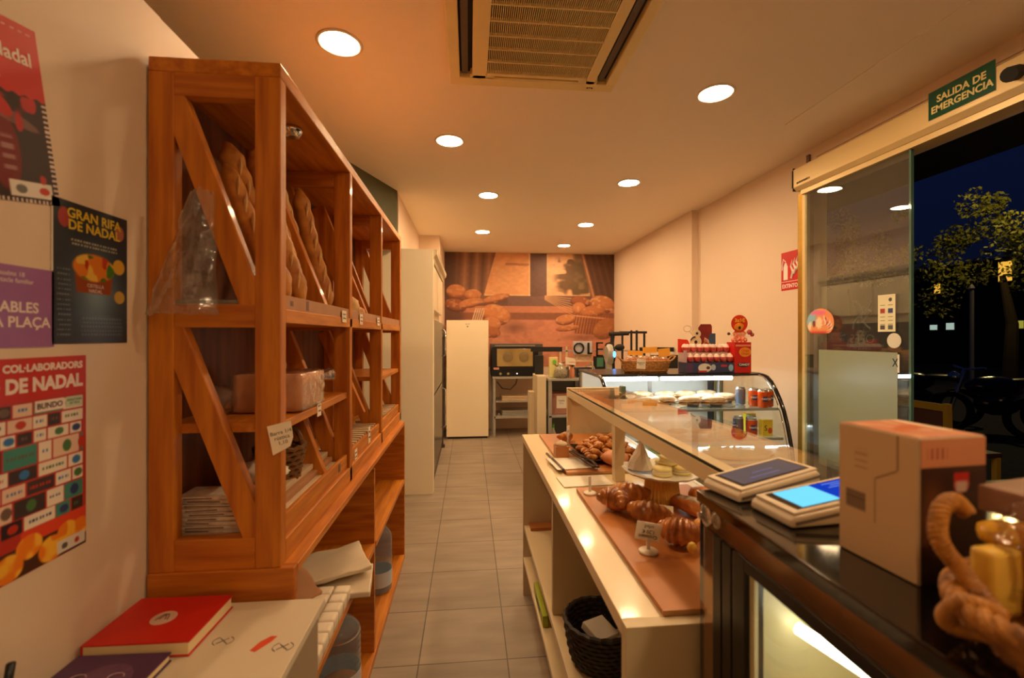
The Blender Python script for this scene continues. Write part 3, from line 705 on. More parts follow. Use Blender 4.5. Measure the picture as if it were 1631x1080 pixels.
b = MB(); b.blob((-0.66, 1.42, 1.266), (0.018, 0.12, 0.018), 0.1, 4, seed=4)
tag(b.build('bread_stick', crust, smooth=True), 'narrow bread stick lying behind the wrapped loaf', 'bread')
# plastic bag hanging in the first top bay
b = MB(); b.add([(0, 0, 0)], [])
b = MB()
Vs, Fs = [], []
nu, nv = 16, 20
for j in range(nv+1):
    t = j/nv
    for i in range(nu+1):
        u_ = i/nu
        z = 1.80-0.29*t; wdt = 0.045+0.095*t; x = -0.620-0.045*t+(u_-0.5)*wdt*1.15+0.04*(t<0.0)
        y = 1.118-0.030*math.sin(PI*u_)*(0.3+0.7*t)+0.012*noise.noise((u_*6, t*7, 1))
        z += 0.012*noise.noise((u_*5, t*3, 7)); Vs.append((x, y, z))
for j in range(nv):
    for i in range(nu): Fs.append((j*(nu+1)+i, j*(nu+1)+i+1, (j+1)*(nu+1)+i+1, (j+1)*(nu+1)+i))
b.add(Vs, Fs); o = b.build('plastic_bag', film, smooth=True); sd = o.modifiers.new('t', 'SOLIDIFY'); sd.thickness = 0.0006
tag(o, 'crinkled clear plastic bag hanging on the front frame of the bread rack', 'bag')
o = MB().box(-0.70, -0.53, 1.145, 1.172, 1.5365, 1.546).build('acrylic_strip', glass_mat('acrylic', (0.75, 0.8, 0.75), 1.5, 0.1, 0.35, s(180, 180, 160)))
tag(o, 'clear plastic strip lying on the middle rail of the front frame', 'strip')

# ---- handwritten tags
tagp = mat('tag_paper', s(240, 224, 200), rough=0.6)
def price_tag(name, x, y, z, wd, ht, label, lines=2, tilt=0.0):
    M = Matrix.Translation((x, y, z)) @ Matrix.Rotation(tilt, 4, 'X')
    b = MB(); b.box(-0.0006, 0.0006, -wd/2, wd/2, -ht/2, ht/2, M); o = b.build(name, tagp)
    k = MB()
    for i in range(lines):
        zz = ht*(0.2-0.35*i); pts = [(0.0009, -wd*0.33+wd*0.66*j/8, zz+0.15*ht*math.sin(j*2.3+i)*0.5) for j in range(9)]
        k.tube([M @ Vector(p) for p in pts], 0.0006, 4)
    k.build('handwriting', ink, o)
    return tag(o, label, 'price tag', 'small price tags on the bread rack')
for (x, y, z, wd, ht, lb) in [(-0.4505, 1.69, 1.530, 0.055, 0.042, 'white price tag hanging before the second post on the middle shelf'),
                          (-0.4505, 1.95, 1.529, 0.05, 0.044, 'white price tag below the pale loaf on the middle shelf'),
                          (-0.4505, 2.31, 1.531, 0.055, 0.040, 'white price tag just before the third post on the middle shelf'),
                          (-0.4635, 1.455, 1.234, 0.036, 0.046, 'white price tag under the wrapped loaf'),
                          (-0.4615, 1.905, 0.972, 0.040, 0.048, 'lower of the two price tags by the second bottom tray'),
                          (-0.4615, 2.155, 1.000, 0.042, 0.075, 'taller price tag standing up from the second bottom tray')]:
    price_tag('price_tag', x, y, z, wd, ht, lb)
sg = thing('handwritten_sign', (-0.447, 1.134, 1.215), 'tilted white handwritten bread sign stuck to the corner post of the rack', 'sign')
Ms = Matrix.Translation((-0.447, 1.132, 1.2165)) @ Matrix.Rotation(-0.20, 4, 'Y') @ Matrix.Rotation(0.5, 4, 'Z')
b = MB(); b.prism([(-0.026, -0.036), (0.014, -0.026), (0.024, -0.006), (0.026, 0.034), (-0.026, 0.034)], 'y', -0.0008, 0.0008)
b.b.transform(Ms); b.build('card', tagp, sg)
dR = Ms.to_3x3() @ Vector((1, 0, 0)); dU = Ms.to_3x3() @ Vector((0, 0, 1)); dN = Ms.to_3x3() @ Vector((0, -1, 0))
text('handwriting', 'Barra 1/4\nrústica\n1,10', 0.0125, ink, Vector(Ms.translation)+dN*0.0012, dR, dU, sg, thick=0.0002)

# ============================================================ LOWER CABINET
LX0, LX1 = -0.752, -0.42
cb = thing('base_cabinet', (-0.59, 2.1, 0), 'orange wooden base cabinet with open compartments under the bread rack', 'cabinet')
MB().box(LX0, LX1, 1.135, 1.160, 0, 0.90).build('end_panel', wood_x, cb, bev=0.003)
MB().box(LX0, LX1, 3.0, 3.025, 0, 0.878).build('end_panel', wood_x, cb, bev=0.002)
MB().box(LX0, LX1-0.005, 2.085, 2.108, 0.03, 0.86).build('divider', wood_x, cb, bev=0.002)
MB().box(LX0, LX1, 1.160, 3.025, 0.878, 0.8995).build('top_board', wood_y, cb, bev=0.002)
MB().box(LX0, LX0+0.012, 1.16, 3.0, 0.0, 0.878).build('back_panel', wood_dk, cb)
MB().box(LX0+0.012, LX1, 1.16, 2.085, 0.500, 0.525).build('shelf', wood_y, cb, bev=0.002)
MB().box(LX0+0.012, LX1, 2.108, 3.0, 0.500, 0.525).build('shelf', wood_y, cb, bev=0.002)
MB().box(LX0+0.012, LX1, 1.16, 3.0, 0.0, 0.035).build('bottom_board', wood_y, cb, bev=0.002)

# water bottles
water = glass_mat('water_bottle_plastic', (0.84, 0.90, 0.94), 1.4, 0.05, 0.22, (0.42, 0.56, 0.66), 0.9)
bluecap = mat('blue_cap', s(20, 60, 190), rough=0.35)
def bottle(x, y, h, r, lb):
    t = thing('water_bottle', (x, y, 0.036), lb, 'bottle', 'large water bottles in the base cabinet'); z0 = 0.036
    prof = [(0, z0), (r*0.85, z0), (r, z0+0.012)]
    n = 9
    for i in range(n):
        z = z0+0.02+i*(h*0.68)/n; prof += [(r, z), (r, z+0.016), (r*0.955, z+0.022)]
    prof += [(r, z0+h*0.72), (r*0.93, z0+h*0.78), (r*0.65, z0+h*0.86), (r*0.28, z0+h*0.92), (0.02, z0+h*0.95), (0.02, z0+h*0.97), (0, z0+h*0.97)]
    MB().lathe(x, y, prof, 36).build('body', water, t, smooth=True)
    MB().cyl(x, y, z0+h*0.955, z0+h, 0.023, 20).build('cap', bluecap, t, bev=0.002)
    b = MB(); b.tube([(x+0.02*math.cos(a), y-0.05+0.0*a, z0+h*0.985+0.03*math.sin(a)+0.0) for a in [PI*i/10 for i in range(11)]], 0.006, 6)
    b2 = MB(); b2.tube([(x, y-0.025, z0+h*0.955), (x+0.004, y-0.045, z0+h*0.985), (x+0.004, y+0.0, z0+h*1.03), (x, y+0.026, z0+h*0.96)], 0.0055, 6)
    b.b.free(); b2.build('carry_handle', bluecap, t)
    lb_ = MB(); lb_.lathe(x, y, [(r+0.0008, z0+h*0.10), (r+0.0012, z0+h*0.10), (r+0.0012, z0+h*0.30), (r+0.0008, z0+h*0.30)], 36)
    lb_.build('label_band', mat('bottle_label', s(200, 205, 215), rough=0.5), t)
bottle(-0.515, 1.86, 0.335, 0.082, 'big clear water bottle with blue handle in the nearer compartment')
bottle(-0.505, 2.60, 0.40, 0.072, 'big clear water bottle with blue handle in the farther compartment')
# long pack of rounded rows (paper napkin rolls)
pk = thing('roll_pack', (-0.50, 1.42, 0.526), 'long white pack of rounded rolls on the near cabinet shelf', 'pack')
for i in range(9):
    y = 1.225+i*0.052
    for x in (-0.505, -0.447):
        b = MB(); b.box(x-0.028, x+0.028, y-0.025, y+0.025, 0.5265, 0.570, bev=0.011)
        b.build('roll', mat('soft_white', s(240, 226, 204), rough=0.6), pk, smooth=True)
# wrapped packages
def package(cx, cy, cz, lx, ly, lz, rz, m, lb, tilt=0.0, seed=0, wrap=True):
    b = MB(); M = Matrix.Translation((cx, cy, cz)) @ Matrix.Rotation(rz, 4, 'Z') @ Matrix.Rotation(tilt, 4, 'X')
    b.box(-lx, lx, -ly, ly, -lz, lz, None, bev=min(lz*0.5, 0.012))
    bmesh.ops.subdivide_edges(b.b, edges=[e_ for e_ in b.b.edges if e_.calc_length() > 0.05], cuts=5, use_grid_fill=True)
    for v in b.b.verts: v.co += Vector((0.3, 0.3, 1))*0.010*noise.noise(v.co*22+Vector((seed, 0, 0)))
    b.b.transform(M); return tag(b.build('paper_package', m, smooth=True), lb, 'package', 'white packages in the base cabinet')
pm = mat('glossy_packet', s(222, 206, 180), rough=0.25, coat=0.4, var=0.05, scale=10)
package(-0.475, 1.74, 0.538, 0.110, 0.10, 0.012, 0.15, pm, 'lower white packet sticking out over the shelf edge of the cabinet', 0.02, 1)
package(-0.52, 1.78, 0.590, 0.125, 0.09, 0.010, 0.5, pm, 'upper white packet with a raised corner on the cabinet shelf', 0.12, 5)
package(-0.62, 1.62, 0.61, 0.07, 0.10, 0.014, 0.9, card, 'brown paper packet at the back of the near cabinet shelf', 0.5, 8)

# ============================================================ SIDE TABLE WITH BOOKS
tb = thing('side_table', (-0.55, 0.5, 0), 'low white-topped table against the left wall in front of the rack', 'table')
MB().box(-0.754, -0.345, -0.3, 1.125, 0.812, 0.83, bev=0.002).build('table_top', mat('white_top', s(226, 214, 190), rough=0.35, var=0.05, scale=4), tb)
MB().box(-0.752, -0.36, -0.28, 1.12, 0.0, 0.812).build('body', mat('greige_panel', s(168, 148, 124), rough=0.5), tb)
def book(name, x0, x1, y0, y1, z, h, rot, m, lb, label_fn=None):
    t = thing(name, ((x0+x1)/2, (y0+y1)/2, z), lb, 'notebook'); w2, l2 = (x1-x0)/2, (y1-y0)/2
    MB().box(-w2, w2, -l2, l2, h-0.003, h, bev=0.001).build('front_cover', m, t, local=True)
    MB().box(-w2, w2, -l2, l2, 0, 0.003, bev=0.001).build('back_cover', m, t, local=True)
    MB().box(-w2, -w2+0.003, -l2, l2, 0.003, h-0.003).build('spine', m, t, local=True)
    MB().box(-w2+0.003, w2-0.003, -l2+0.002, l2-0.003, 0.0032, h-0.0032).build('pages', mat('page_block', s(236, 216, 170), rough=0.8), t, local=True)
    t.rotation_euler = (0, 0, rot); return t
r = book('red_notebook', -0.745, -0.545, 0.945, 1.105, 0.831, 0.030, -0.02, redb, 'thick red notebook with a round pale emblem beside the wall')
MB().cyl(0, 0, 0.0302, 0.0308, 0.024, 30).build('round_emblem', mat('emblem_pale', s(214, 180, 160)), r, local=True)
b = MB()
for sgn in (-1, 1): b.tube([(sgn*0.012-sgn*0.018*t, -0.008+0.02*math.sin(3*t), 0.0312) for t in [i/8 for i in range(9)]], 0.0012, 5)
b.build('emblem_lines', mat('emblem_line', s(120, 90, 84)), r, local=True)
p_ = book('purple_notebook', -0.745, -0.575, 0.77, 0.935, 0.831, 0.018, -0.03, purple, 'dark purple notebook with paler circle in front of the red one')
MB().cyl(0.01, 0.005, 0.0182, 0.0187, 0.05, 34).build('round_pattern', mat('purple_pale', s(112, 76, 112), var=0.25, scale=60, rough=0.5), p_, local=True)
for k, (x, y, rz) in enumerate(((-0.035, 0.02, 0.3), (0.03, 0.02, 0.0), (0.06, -0.05, 0.6))):
    b = MB(); b.tube([(x+0.013*math.cos(a+rz), y+0.010*math.sin(a+rz), 0.019) for a in [i*0.45 for i in range(9)]], 0.0012, 5)
    b.build('curl_pattern', mat('curl_pale', s(176, 146, 160)), p_, local=True)
b = MB(); b.prism([(-0.437, 0.950), (-0.425, 0.945), (-0.405, 0.975), (-0.40, 0.99), (-0.412, 0.992), (-0.428, 0.975)], 'z', 0.8301, 0.8306)
tag(b.build('red_mark', mat('red_mark_ink', s(226, 84, 50))), 'small red mark shaped like a chilli on the white table top', 'mark')
for k, (x, y, lb) in enumerate(((-0.375, 0.955, 'grey printed emblem right of the red mark on the table top'), (-0.505, 0.985, 'grey printed emblem beside the red notebook on the table top'))):
    b = MB()
    for sgn in (-1, 1):
        b.tube([(x+sgn*0.020*math.cos(a), y+0.014*math.sin(a), 0.8304) for a in [-1+0.25*i for i in range(9)]], 0.0009, 4)
        b.tube([(x+sgn*(0.010-0.018*t), y-0.008+0.016*t, 0.8304) for t in [i/5 for i in range(6)]], 0.0012, 4)
    tag(b.build('printed_emblem', mat('emblem_grey', s(130, 122, 116))), lb, 'mark')
b = MB(); b.tube([(-0.748, 0.80, 0.84), (-0.738, 0.805, 0.93)], 0.006, 8)
tag(b.build('pen', black, smooth=True), 'black pen standing against the left wall by the books', 'pen')

# ============================================================ POSTERS on the left wall
PXW = XL+0.001
def poster_red(u, v):
    c = [np.full(u.shape, q) for q in (0.16, 0.07, 0.07)]
    c = mixc(c, (206, 40, 34), sm(v+0.03*np.sin(u*60)*0.2, 0.60, 0.605)); c = mixc(c, (235, 190, 180), rect(u, v, 0.05, 0.95, 0.955, 0.962)*(np.sin(u*90) > 0))
    n = vnoise(u, v, 7, 11)
    c = mixc(c, (120, 26, 30), ell(u, v, 0.55, 0.28, 0.14, 0.22)[0]); c = mixc(c, (200, 190, 190), rect(u, v, 0.53, 0.64, 0.16, 0.36, 0.02)*(np.sin(v*110) > 0.2)*0.6)
    c = mixc(c, (150, 110, 100), ell(u, v, 0.6, 0.48, 0.3, 0.035, -0.2)[0]*0.7); c = mixc(c, (196, 36, 34), ell(u, v, 0.55, 0.53, 0.13, 0.05, -0.4)[0])
    c = mixc(c, (230, 200, 190), ell(u, v, 0.42, 0.55, 0.05, 0.03)[0])
    c = mixc(c, (232, 228, 220), rect(u, v, 0.55, 0.94, 0.03, 0.12)); c = mixc(c, (110, 110, 110), ell(u, v, 0.65, 0.075, 0.05, 0.025)[0]); c = mixc(c, (200, 60, 50), ell(u, v, 0.86, 0.075, 0.05, 0.022)[0])
    c = mixc(c, (230, 210, 200), (u > 0.955)*(np.sin(v*220) > 0.2)*(v < 0.6)*1.0); c = mixc(c, (230, 210, 200), (v < 0.018)*(np.sin(u*160) > 0.2)*1.0)
    c = mixc(c, (190, 30, 30), sm(n, 0.8, 0.85)*(v < 0.6))
    return c
U1 = Vector((0, 0.985, 0.17)).normalized(); V1 = Vector((0, -0.17, 0.985)).normalized()
p1 = picture('christmas_poster', Vector((PXW, 0.915, 1.70))-U1*0.20, U1, V1, 0.20, 0.295, 120, 170, poster_red)
tag(p1, 'red and black christmas poster hung askew at the top of the left wall', 'poster')
whp = mat('poster_white', s(238, 226, 220), rough=0.5)
o1 = Vector((PXW+0.0012, 0.915, 1.70))-U1*0.20
text('lettering', 'de Nadal', 0.031, whp, o1+U1*0.128+V1*0.240, U1, V1, p1, thick=0.0001, bold=0.0006)
text('lettering', 'MES', 0.020, whp, o1+U1*0.105+V1*0.200, U1, V1, p1, thick=0.0001, bold=0.0008)
def poster_dark(u, v):
    g = np.exp(-(((u-0.55)/0.3)**2+((v-0.38)/0.3)**2))
    c = [0.13+0.36*g, 0.17+0.44*g, 0.22+0.48*g]
    c = mixc(c, (200, 60, 50), ell(u, v, 0.14, 0.88, 0.07, 0.07)[0]*0.8); c = mixc(c, (210, 120, 90), ell(u, v, 0.88, 0.87, 0.07, 0.06)[0]*0.8)
    c = mixc(c, (150, 70, 36), (1-sm(np.abs(u-0.52), 0.24+0.2*(v-0.45), 0.25+0.2*(v-0.45)))*rect(u, v, 0, 1, 0.37, 0.50))
    n = vnoise(u, v, 13, 3); k = ell(u, v, 0.52, 0.56, 0.28, 0.10)[0]
    c = mixc(c, (226, 130, 40), k); c = mixc(c, (236, 196, 80), k*sm(n, 0.55, 0.65)); c = mixc(c, (60, 120, 40), k*sm(vnoise(u, v, 11, 8), 0.66, 0.72)); c = mixc(c, (190, 50, 30), k*sm(vnoise(u, v, 12, 9), 0.7, 0.75))
    for cy in (0.74, 0.71): c = mixc(c, (220, 216, 180), rect(u, v, 0.22, 0.84, cy-0.008, cy+0.006)*(np.sin(u*170+cy*50) > -0.3)*0.75)
    c = mixc(c, (220, 170, 60), ell(u, v, 0.87, 0.60, 0.09, 0.06)[0]); c = mixc(c, (200, 160, 70), ell(u, v, 0.88, 0.36, 0.08, 0.05)[0])
    for k_ in range(14): c = mixc(c, (190, 196, 190), rect(u, v, 0.06, 0.22, 0.06+k_*0.035, 0.068+k_*0.035)*(np.sin(u*200+k_) > -0.2)*0.6)
    for k_ in range(5): c = mixc(c, (190, 196, 190), rect(u, v, 0.35, 0.92, 0.06+k_*0.03, 0.068+k_*0.03)*(np.sin(u*160+k_) > 0)*0.4)
    c = mixc(c, (240, 230, 215), (u < 0.012)*1.0)
    return c
p2 = picture('basket_raffle_poster', (PXW, 0.897, 1.445), (0, 1, 0.0), (0, 0, 1), 0.182, 0.271, 100, 150, poster_dark)
tag(p2, 'dark blue poster with yellow heading and a fruit basket on the wall', 'poster')
text('lettering', 'GRAN RIFA\nDE NADAL', 0.026, mat('poster_yellow', s(226, 196, 50), rough=0.5), (PXW+0.0012, 0.994, 1.683), (0, 1, 0), (0, 0, 1), p2, thick=0.0001, bold=0.0006, line=0.85)
text('lettering', 'CISTELLA\nNADAL', 0.010, whp, (PXW+0.0012, 0.994, 1.555), (0, 1, 0), (0, 0, 1), p2, thick=0.0001)
p3 = picture('purple_poster', (PXW, 0.69, 1.440), (0, 1, 0.0), (0, 0, 1), 0.212, 0.138, 60, 40,
             lambda u, v: mixc([0.62+0*u, 0.42+0*u, 0.66+0*u], (150, 96, 160), vnoise(u, v, 6, 5)*0.5))
tag(p3, 'pale purple poster with white scrawled words on the left wall', 'poster')
text('lettering', 'DIABLES\nA LA PLAÇA', 0.025, whp, (PXW+0.0012, 0.826, 1.495), (0, 1, 0), (0, 0, 1), p3, thick=0.0001, bold=0.0005)
text('lettering', 'dissabte 18\nespectacle familiar', 0.011, whp, (PXW+0.0012, 0.822, 1.558), (0, 1, 0), (0, 0, 1), p3, thick=0.0001)
def poster_spons(u, v):
    c = [np.full(u.shape, q) for q in (0.72, 0.20, 0.18)]
    c = mixc(c, (196, 40, 36), sm(v, 0.80, 0.805))
    r_ = np.random.RandomState(12)
    rows = [(0.73, 0.79), (0.665, 0.722), (0.60, 0.657), (0.50, 0.592), (0.43, 0.493), (0.36, 0.423), (0.27, 0.352), (0.20, 0.262)]
    pal = [(236, 226, 212), (236, 226, 212), (60, 48, 50), (236, 226, 212), (60, 140, 130), (60, 50, 54), (236, 226, 212), (36, 30, 44), (230, 200, 180)]
    for (a, b_) in rows:
        x = 0.02
        while x < 0.97:
            w_ = r_.uniform(0.10, 0.24); x1_ = min(0.98, x+w_)
            k = rect(u, v, x, x1_-0.012, a, b_); c = mixc(c, pal[r_.randint(len(pal))], k)
            cc = [(40, 60, 120), (190, 50, 40), (70, 120, 70), (110, 90, 80), (50, 120, 190)][r_.randint(5)]
            if r_.rand() < 0.5: c = mixc(c, cc, ell(u, v, (x+x1_)/2, (a+b_)/2, 0.035, (b_-a)*0.33)[0])
            else: c = mixc(c, cc, rect(u, v, x+0.02, x1_-0.035, (a+b_)/2-0.006, (a+b_)/2+0.008)*(np.sin(u*260) > -0.4))
            x = x1_
    c = mixc(c, (224, 70, 44), rect(u, v, 0.5, 1, 0.135, 0.20)); c = mixc(c, (70, 40, 30), rect(u, v, 0, 1, 0, 0.135)*1.0)
    n = vnoise(u, v, 16, 21)
    for (cx, cy, r0) in ((0.1, 0.05, 0.09), (0.25, 0.09, 0.08), (0.42, 0.06, 0.1), (0.56, 0.12, 0.09), (0.72, 0.06, 0.1), (0.84, 0.11, 0.08), (0.95, 0.10, 0.08)):
        k = ell(u, v, cx, cy, r0, r0*0.62)[0]; c = mixc(c, (236, 130, 30), k); c = mixc(c, (248, 190, 60), k*sm(n, 0.5, 0.7))
    c = mixc(c, (220, 214, 206), rect(u, v, 0.76, 0.99, 0.01, 0.075)); c = mixc(c, (90, 90, 90), ell(u, v, 0.82, 0.04, 0.025, 0.015)[0]); c = mixc(c, (190, 50, 50), ell(u, v, 0.92, 0.04, 0.02, 0.015)[0])
    return c
p4 = picture('sponsor_poster', (PXW, 0.709, 1.052), (0, 1, 0.0), (0, 0, 1), 0.262, 0.37, 150, 210, poster_spons)
tag(p4, 'red topped poster crowded with small business emblems, lowest on the left wall', 'poster')
text('lettering', 'COL·LABORADORS', 0.0175, whp, (PXW+0.0012, 0.886, 1.404), (0, 1, 0), (0, 0, 1), p4, thick=0.0001, bold=0.0008)
text('lettering', 'TO DE NADAL', 0.033, whp, (PXW+0.0012, 0.862, 1.374), (0, 1, 0), (0, 0, 1), p4, thick=0.0001, bold=0.0015, sx=0.92)
MB().box(PXW+0.0010, PXW+0.0013, 0.865, 0.922, 1.325, 1.345).build('name_plate', whp, p4)
text('lettering', 'BUNDO', 0.014, mat('grey_letters', s(90, 80, 84)), (PXW+0.0016, 0.8935, 1.3345), (0, 1, 0), (0, 0, 1), p4, thick=0.0001, bold=0.0004)
MB().box(PXW+0.0010, PXW+0.0013, 0.926, 0.962, 1.325, 1.345).build('name_plate', mat('teal_plate', s(200, 214, 190)), p4)
text('lettering', 'FERRETERIA\nDE VILA', 0.0062, mat('teal_letters', s(40, 130, 90)), (PXW+0.0016, 0.944, 1.335), (0, 1, 0), (0, 0, 1), p4, thick=0.0001)

# ============================================================ BACK OF THE SHOP
cab = thing('tall_cabinet', (-0.49, 5.0, 0), 'tall cream cabinet with cornice housing fridges, past the bread rack', 'cabinet')
MB().box(-2.94, -0.33, 4.222, 4.245, 0, 2.26, bev=0.002).build('side_panel', white_m, cab)
MB().box(-0.645, -0.39, 4.245, 5.97, 0, 2.24).build('carcass', white_m, cab)
MB().box(-0.39, -0.33, 4.245, 4.34, 0, 2.2).build('door_stile', white_m, cab, bev=0.002)
b = MB(); b.prism([(-0.39, 2.16), (-0.335, 2.16), (-0.325, 2.19), (-0.30, 2.22), (-0.292, 2.262), (-0.39, 2.262)], 'y', 4.246, 5.95)
b.build('cornice', mat('cornice_cream', s(196, 182, 150), rough=0.5), cab, bev=0.002)
MB().box(-0.39, -0.345, 4.35, 5.1, 1.72, 2.15, bev=0.002).build('door', white_m, cab)
MB().box(-0.39, -0.345, 5.12, 5.93, 1.72, 2.15, bev=0.002).build('door', white_m, cab)
f_ = thing('steel_fridge', (-0.36, 5.1, 0), 'dark stainless fridge front set into the tall cream cabinet', 'fridge')
sdk = mat('dark_steel', s(96, 94, 90), rough=0.3, metal=0.8)
MB().box(-0.389, -0.345, 4.36, 5.9, 0.88, 1.62, bev=0.004).build('upper_door', sdk, f_)
MB().box(-0.389, -0.345, 4.36, 5.9, 0.10, 0.86, bev=0.004).build('lower_door', sdk, f_)
b = MB(); b.tube([(-0.342, 5.8, 1.2), (-0.30, 5.8, 1.22), (-0.30, 5.8, 1.52), (-0.342, 5.8, 1.54)], 0.012, 8); b.build('handle', chrome, f_, smooth=True)
b = MB(); b.tube([(-0.342, 5.8, 0.3), (-0.30, 5.8, 0.32), (-0.30, 5.8, 0.78), (-0.342, 5.8, 0.80)], 0.012, 8); b.build('handle', chrome, f_, smooth=True)
MB().box(-0.385, -0.35, 4.4, 5.85, 0.01, 0.09).build('plinth', black, f_)
b = MB(); b.cyl(-0.345, 5.98, 0.0, 0.04, 0.03); b.tube([(-0.345, 5.98, 0.04), (-0.345, 5.98, 1.45)], 0.012, 8)
st_ = tag(b.build('mop_stand', sdk), 'thin dark pole standing between the tall cabinet and white freezer', 'pole')

fz = thing('white_freezer', (-0.02, 6.75, 0), 'tall plain white upright freezer before the mural wall', 'freezer')
MB().box(-0.318, 0.276, 6.50, 7.05, 0.03, 1.682, bev=0.006).build('body', white_m, fz)
MB().box(-0.318, 0.276, 6.445, 6.495, 0.03, 1.682, bev=0.006).build('door', white_m, fz)
MB().box(-0.30, 0.26, 6.47, 7.0, 0.0, 0.03).build('plinth', black, fz)
text('badge', 'FROST', 0.022, mat('badge_grey', s(110, 110, 104)), (-0.02, 6.444, 1.625), (1, 0, 0), (0, 0, 1), fz)
MB().prism([(-0.035, 1.60), (-0.005, 1.60), (-0.02, 1.578)], 'y', 6.443, 6.445).build('badge', _m['badge_grey'], fz)

ov = thing('convection_oven', (0.70, 6.75, 0.875), 'black convection oven with glass door and two fans on its stand', 'oven')
MB().box(0.326, 1.072, 6.53, 7.02, 0.876, 1.342, bev=0.005).build('body', mat('oven_grey', s(90, 86, 84), rough=0.4, metal=0.4), ov)
b = MB(); b.box(0.326, 1.0, 6.49, 6.53, 0.965, 1.30); b.build('door_frame', black, ov, bev=0.003)
MB().box(0.40, 0.92, 6.484, 6.49, 1.02, 1.275, bev=0.002).build('door_glass', mat('oven_glass', s(176, 150, 92), rough=0.18, coat=0.6, col2=s(150, 124, 76), scale=3), ov)
for x in (0.555, 0.79):
    MB().lathe(0, 0, [(0, 0), (0.075, 0), (0.075, 0.003), (0.06, 0.003), (0.05, 0.005), (0, 0.005)], 28, Matrix.Translation((x, 6.484, 1.15)) @ Matrix.Rotation(PI/2, 4, 'X')).build('fan_guard', mat('oven_fan', s(132, 112, 74), rough=0.4), ov)
MB().box(0.326, 1.0, 6.49, 6.53, 0.878, 0.962, bev=0.002).build('control_panel', black, ov)
MB().box(0.37, 0.95, 6.475, 6.488, 1.312, 1.326).build('top_trim', steel, ov)
for x in (0.45, 0.56): MB().lathe(0, 0, [(0, 0), (0.022, 0), (0.018, 0.02), (0, 0.02)], 20, Matrix.Translation((x, 6.49, 0.915)) @ Matrix.Rotation(PI/2, 4, 'X')).build('knob', chrome, ov)
MB().cyl(0, 0, 0, 0.003, 0.01, 14).build('indicator_light', emit_mat('oven_led', (1, 0.9, 0.7), 2.0), ov, local=True).matrix_local = Matrix.Translation(Vector((0.69, 6.489, 0.915))-wloc(ov)) @ Matrix.Rotation(PI/2, 4, 'X')
MB().box(0.35, 0.43, 6.486, 6.49, 0.975, 1.005).build('maker_plate', mat('pink_plate', s(200, 140, 130)), ov)
sd = thing('oven_stand', (0.70, 6.75, 0), 'grey metal stand with two tray racks under the oven', 'stand')
for x in (0.345, 0.99):
    for y in (6.50, 6.98): MB().box(x, x+0.035, y, y+0.035, 0, 0.84).build('leg', greym, sd)
MB().box(0.335, 1.05, 6.49, 7.02, 0.84, 0.874).build('top_frame', greym, sd)
MB().box(0.36, 1.03, 6.50, 7.01, 0.27, 0.30).build('lower_shelf', greym, sd)
MB().box(0.36, 1.03, 6.50, 7.01, 0.50, 0.51).build('rack_rail', greym, sd)
for k, z in enumerate((0.512, 0.302)):
    t = thing('baking_tray', (0.72, 6.74, z), ('pale' if k == 0 else 'grey')+' baking trays on the '+('middle' if k == 0 else 'lowest')+' level of the oven stand', 'tray')
    for q in range(3): 
        zz = z+0.002+q*0.024; b = MB(); b.box(0.47, 0.96, 6.56, 6.95, zz, zz+0.004); b.box(0.47, 0.96, 6.56, 6.57, zz+0.003, zz+0.020); b.box(0.47, 0.48, 6.56, 6.95, zz+0.003, zz+0.020); b.build('tray_sheet', cardpale if k == 0 else greym, t)
b = MB(); b.tube([(0.40, 6.45+0.06, 0.80), (0.48, 6.52, 0.70), (0.60, 6.55, 0.68), (0.68, 6.56, 0.76), (0.70, 6.56, 0.838)], 0.008, 8)
tag(b.build('power_cable', black, smooth=True), 'black cable looping under the oven', 'cable')

# coffee counter behind the glass counter
hw = thing('half_wall', (0.74, 4.75, 0), 'narrow cream half-height partition beside the metal shelving', 'partition')
MB().box(0.700, 0.795, 4.62, 4.95, 0, 1.045, bev=0.003).build('panel', cream_side, hw)
MB().box(0.645, 0.699, 4.80, 4.95, 0, 0.86, bev=0.003).build('lower_panel', cream_side, hw)
ms = thing('metal_shelving', (1.5, 4.8, 0), 'grey metal shelving unit behind the glass counter', 'shelving')
for x in (0.815, 1.19, 2.1):
    for y in (4.60, 5.0): MB().box(x, x+0.035, y, y+0.035, 0, 1.0).build('leg', greym, ms)
MB().box(0.81, 2.2, 4.59, 5.04, 0.995, 1.02, bev=0.002).build('top_shelf', greym, ms)
MB().box(0.82, 2.2, 4.60, 5.03, 0.615, 0.635, bev=0.002).build('shelf', greym, ms)
MB().box(0.82, 2.2, 4.60, 5.03, 0.20, 0.22, bev=0.002).build('shelf', greym, ms)
MB().box(0.851, 2.2, 5.035, 5.045, 0.2, 0.99).build('back_sheet', mat('mid_grey', s(120, 124, 122), rough=0.5), ms)
cx = thing('carton', (0.95, 4.8, 0.636), 'brown carton with a white label on the metal shelving', 'box')
MB().box(0.862, 1.08, 4.68, 4.95, 0.637, 0.85, bev=0.003).build('box_body', mat('rosy_card', s(176, 122, 104), rough=0.7, var=0.1), cx)
MB().box(0.915, 1.02, 4.678, 4.680, 0.70, 0.83).build('label', paper, cx)
text('label_print', 'TAPES\n12 u.', 0.024, ink, (0.967, 4.677, 0.765), (1, 0, 0), (0, 0, 1), cx, thick=0.0003)
bt = thing('spray_bottle', (0.875, 4.72, 0.221), 'green and white cleaning bottle on the lower metal shelf', 'bottle')
MB().lathe(0.885, 4.72, [(0, 0.222), (0.032, 0.222), (0.034, 0.24), (0.034, 0.42), (0.014, 0.47), (0.014, 0.49), (0, 0.49)], 20).build('body', paper, bt, smooth=True)
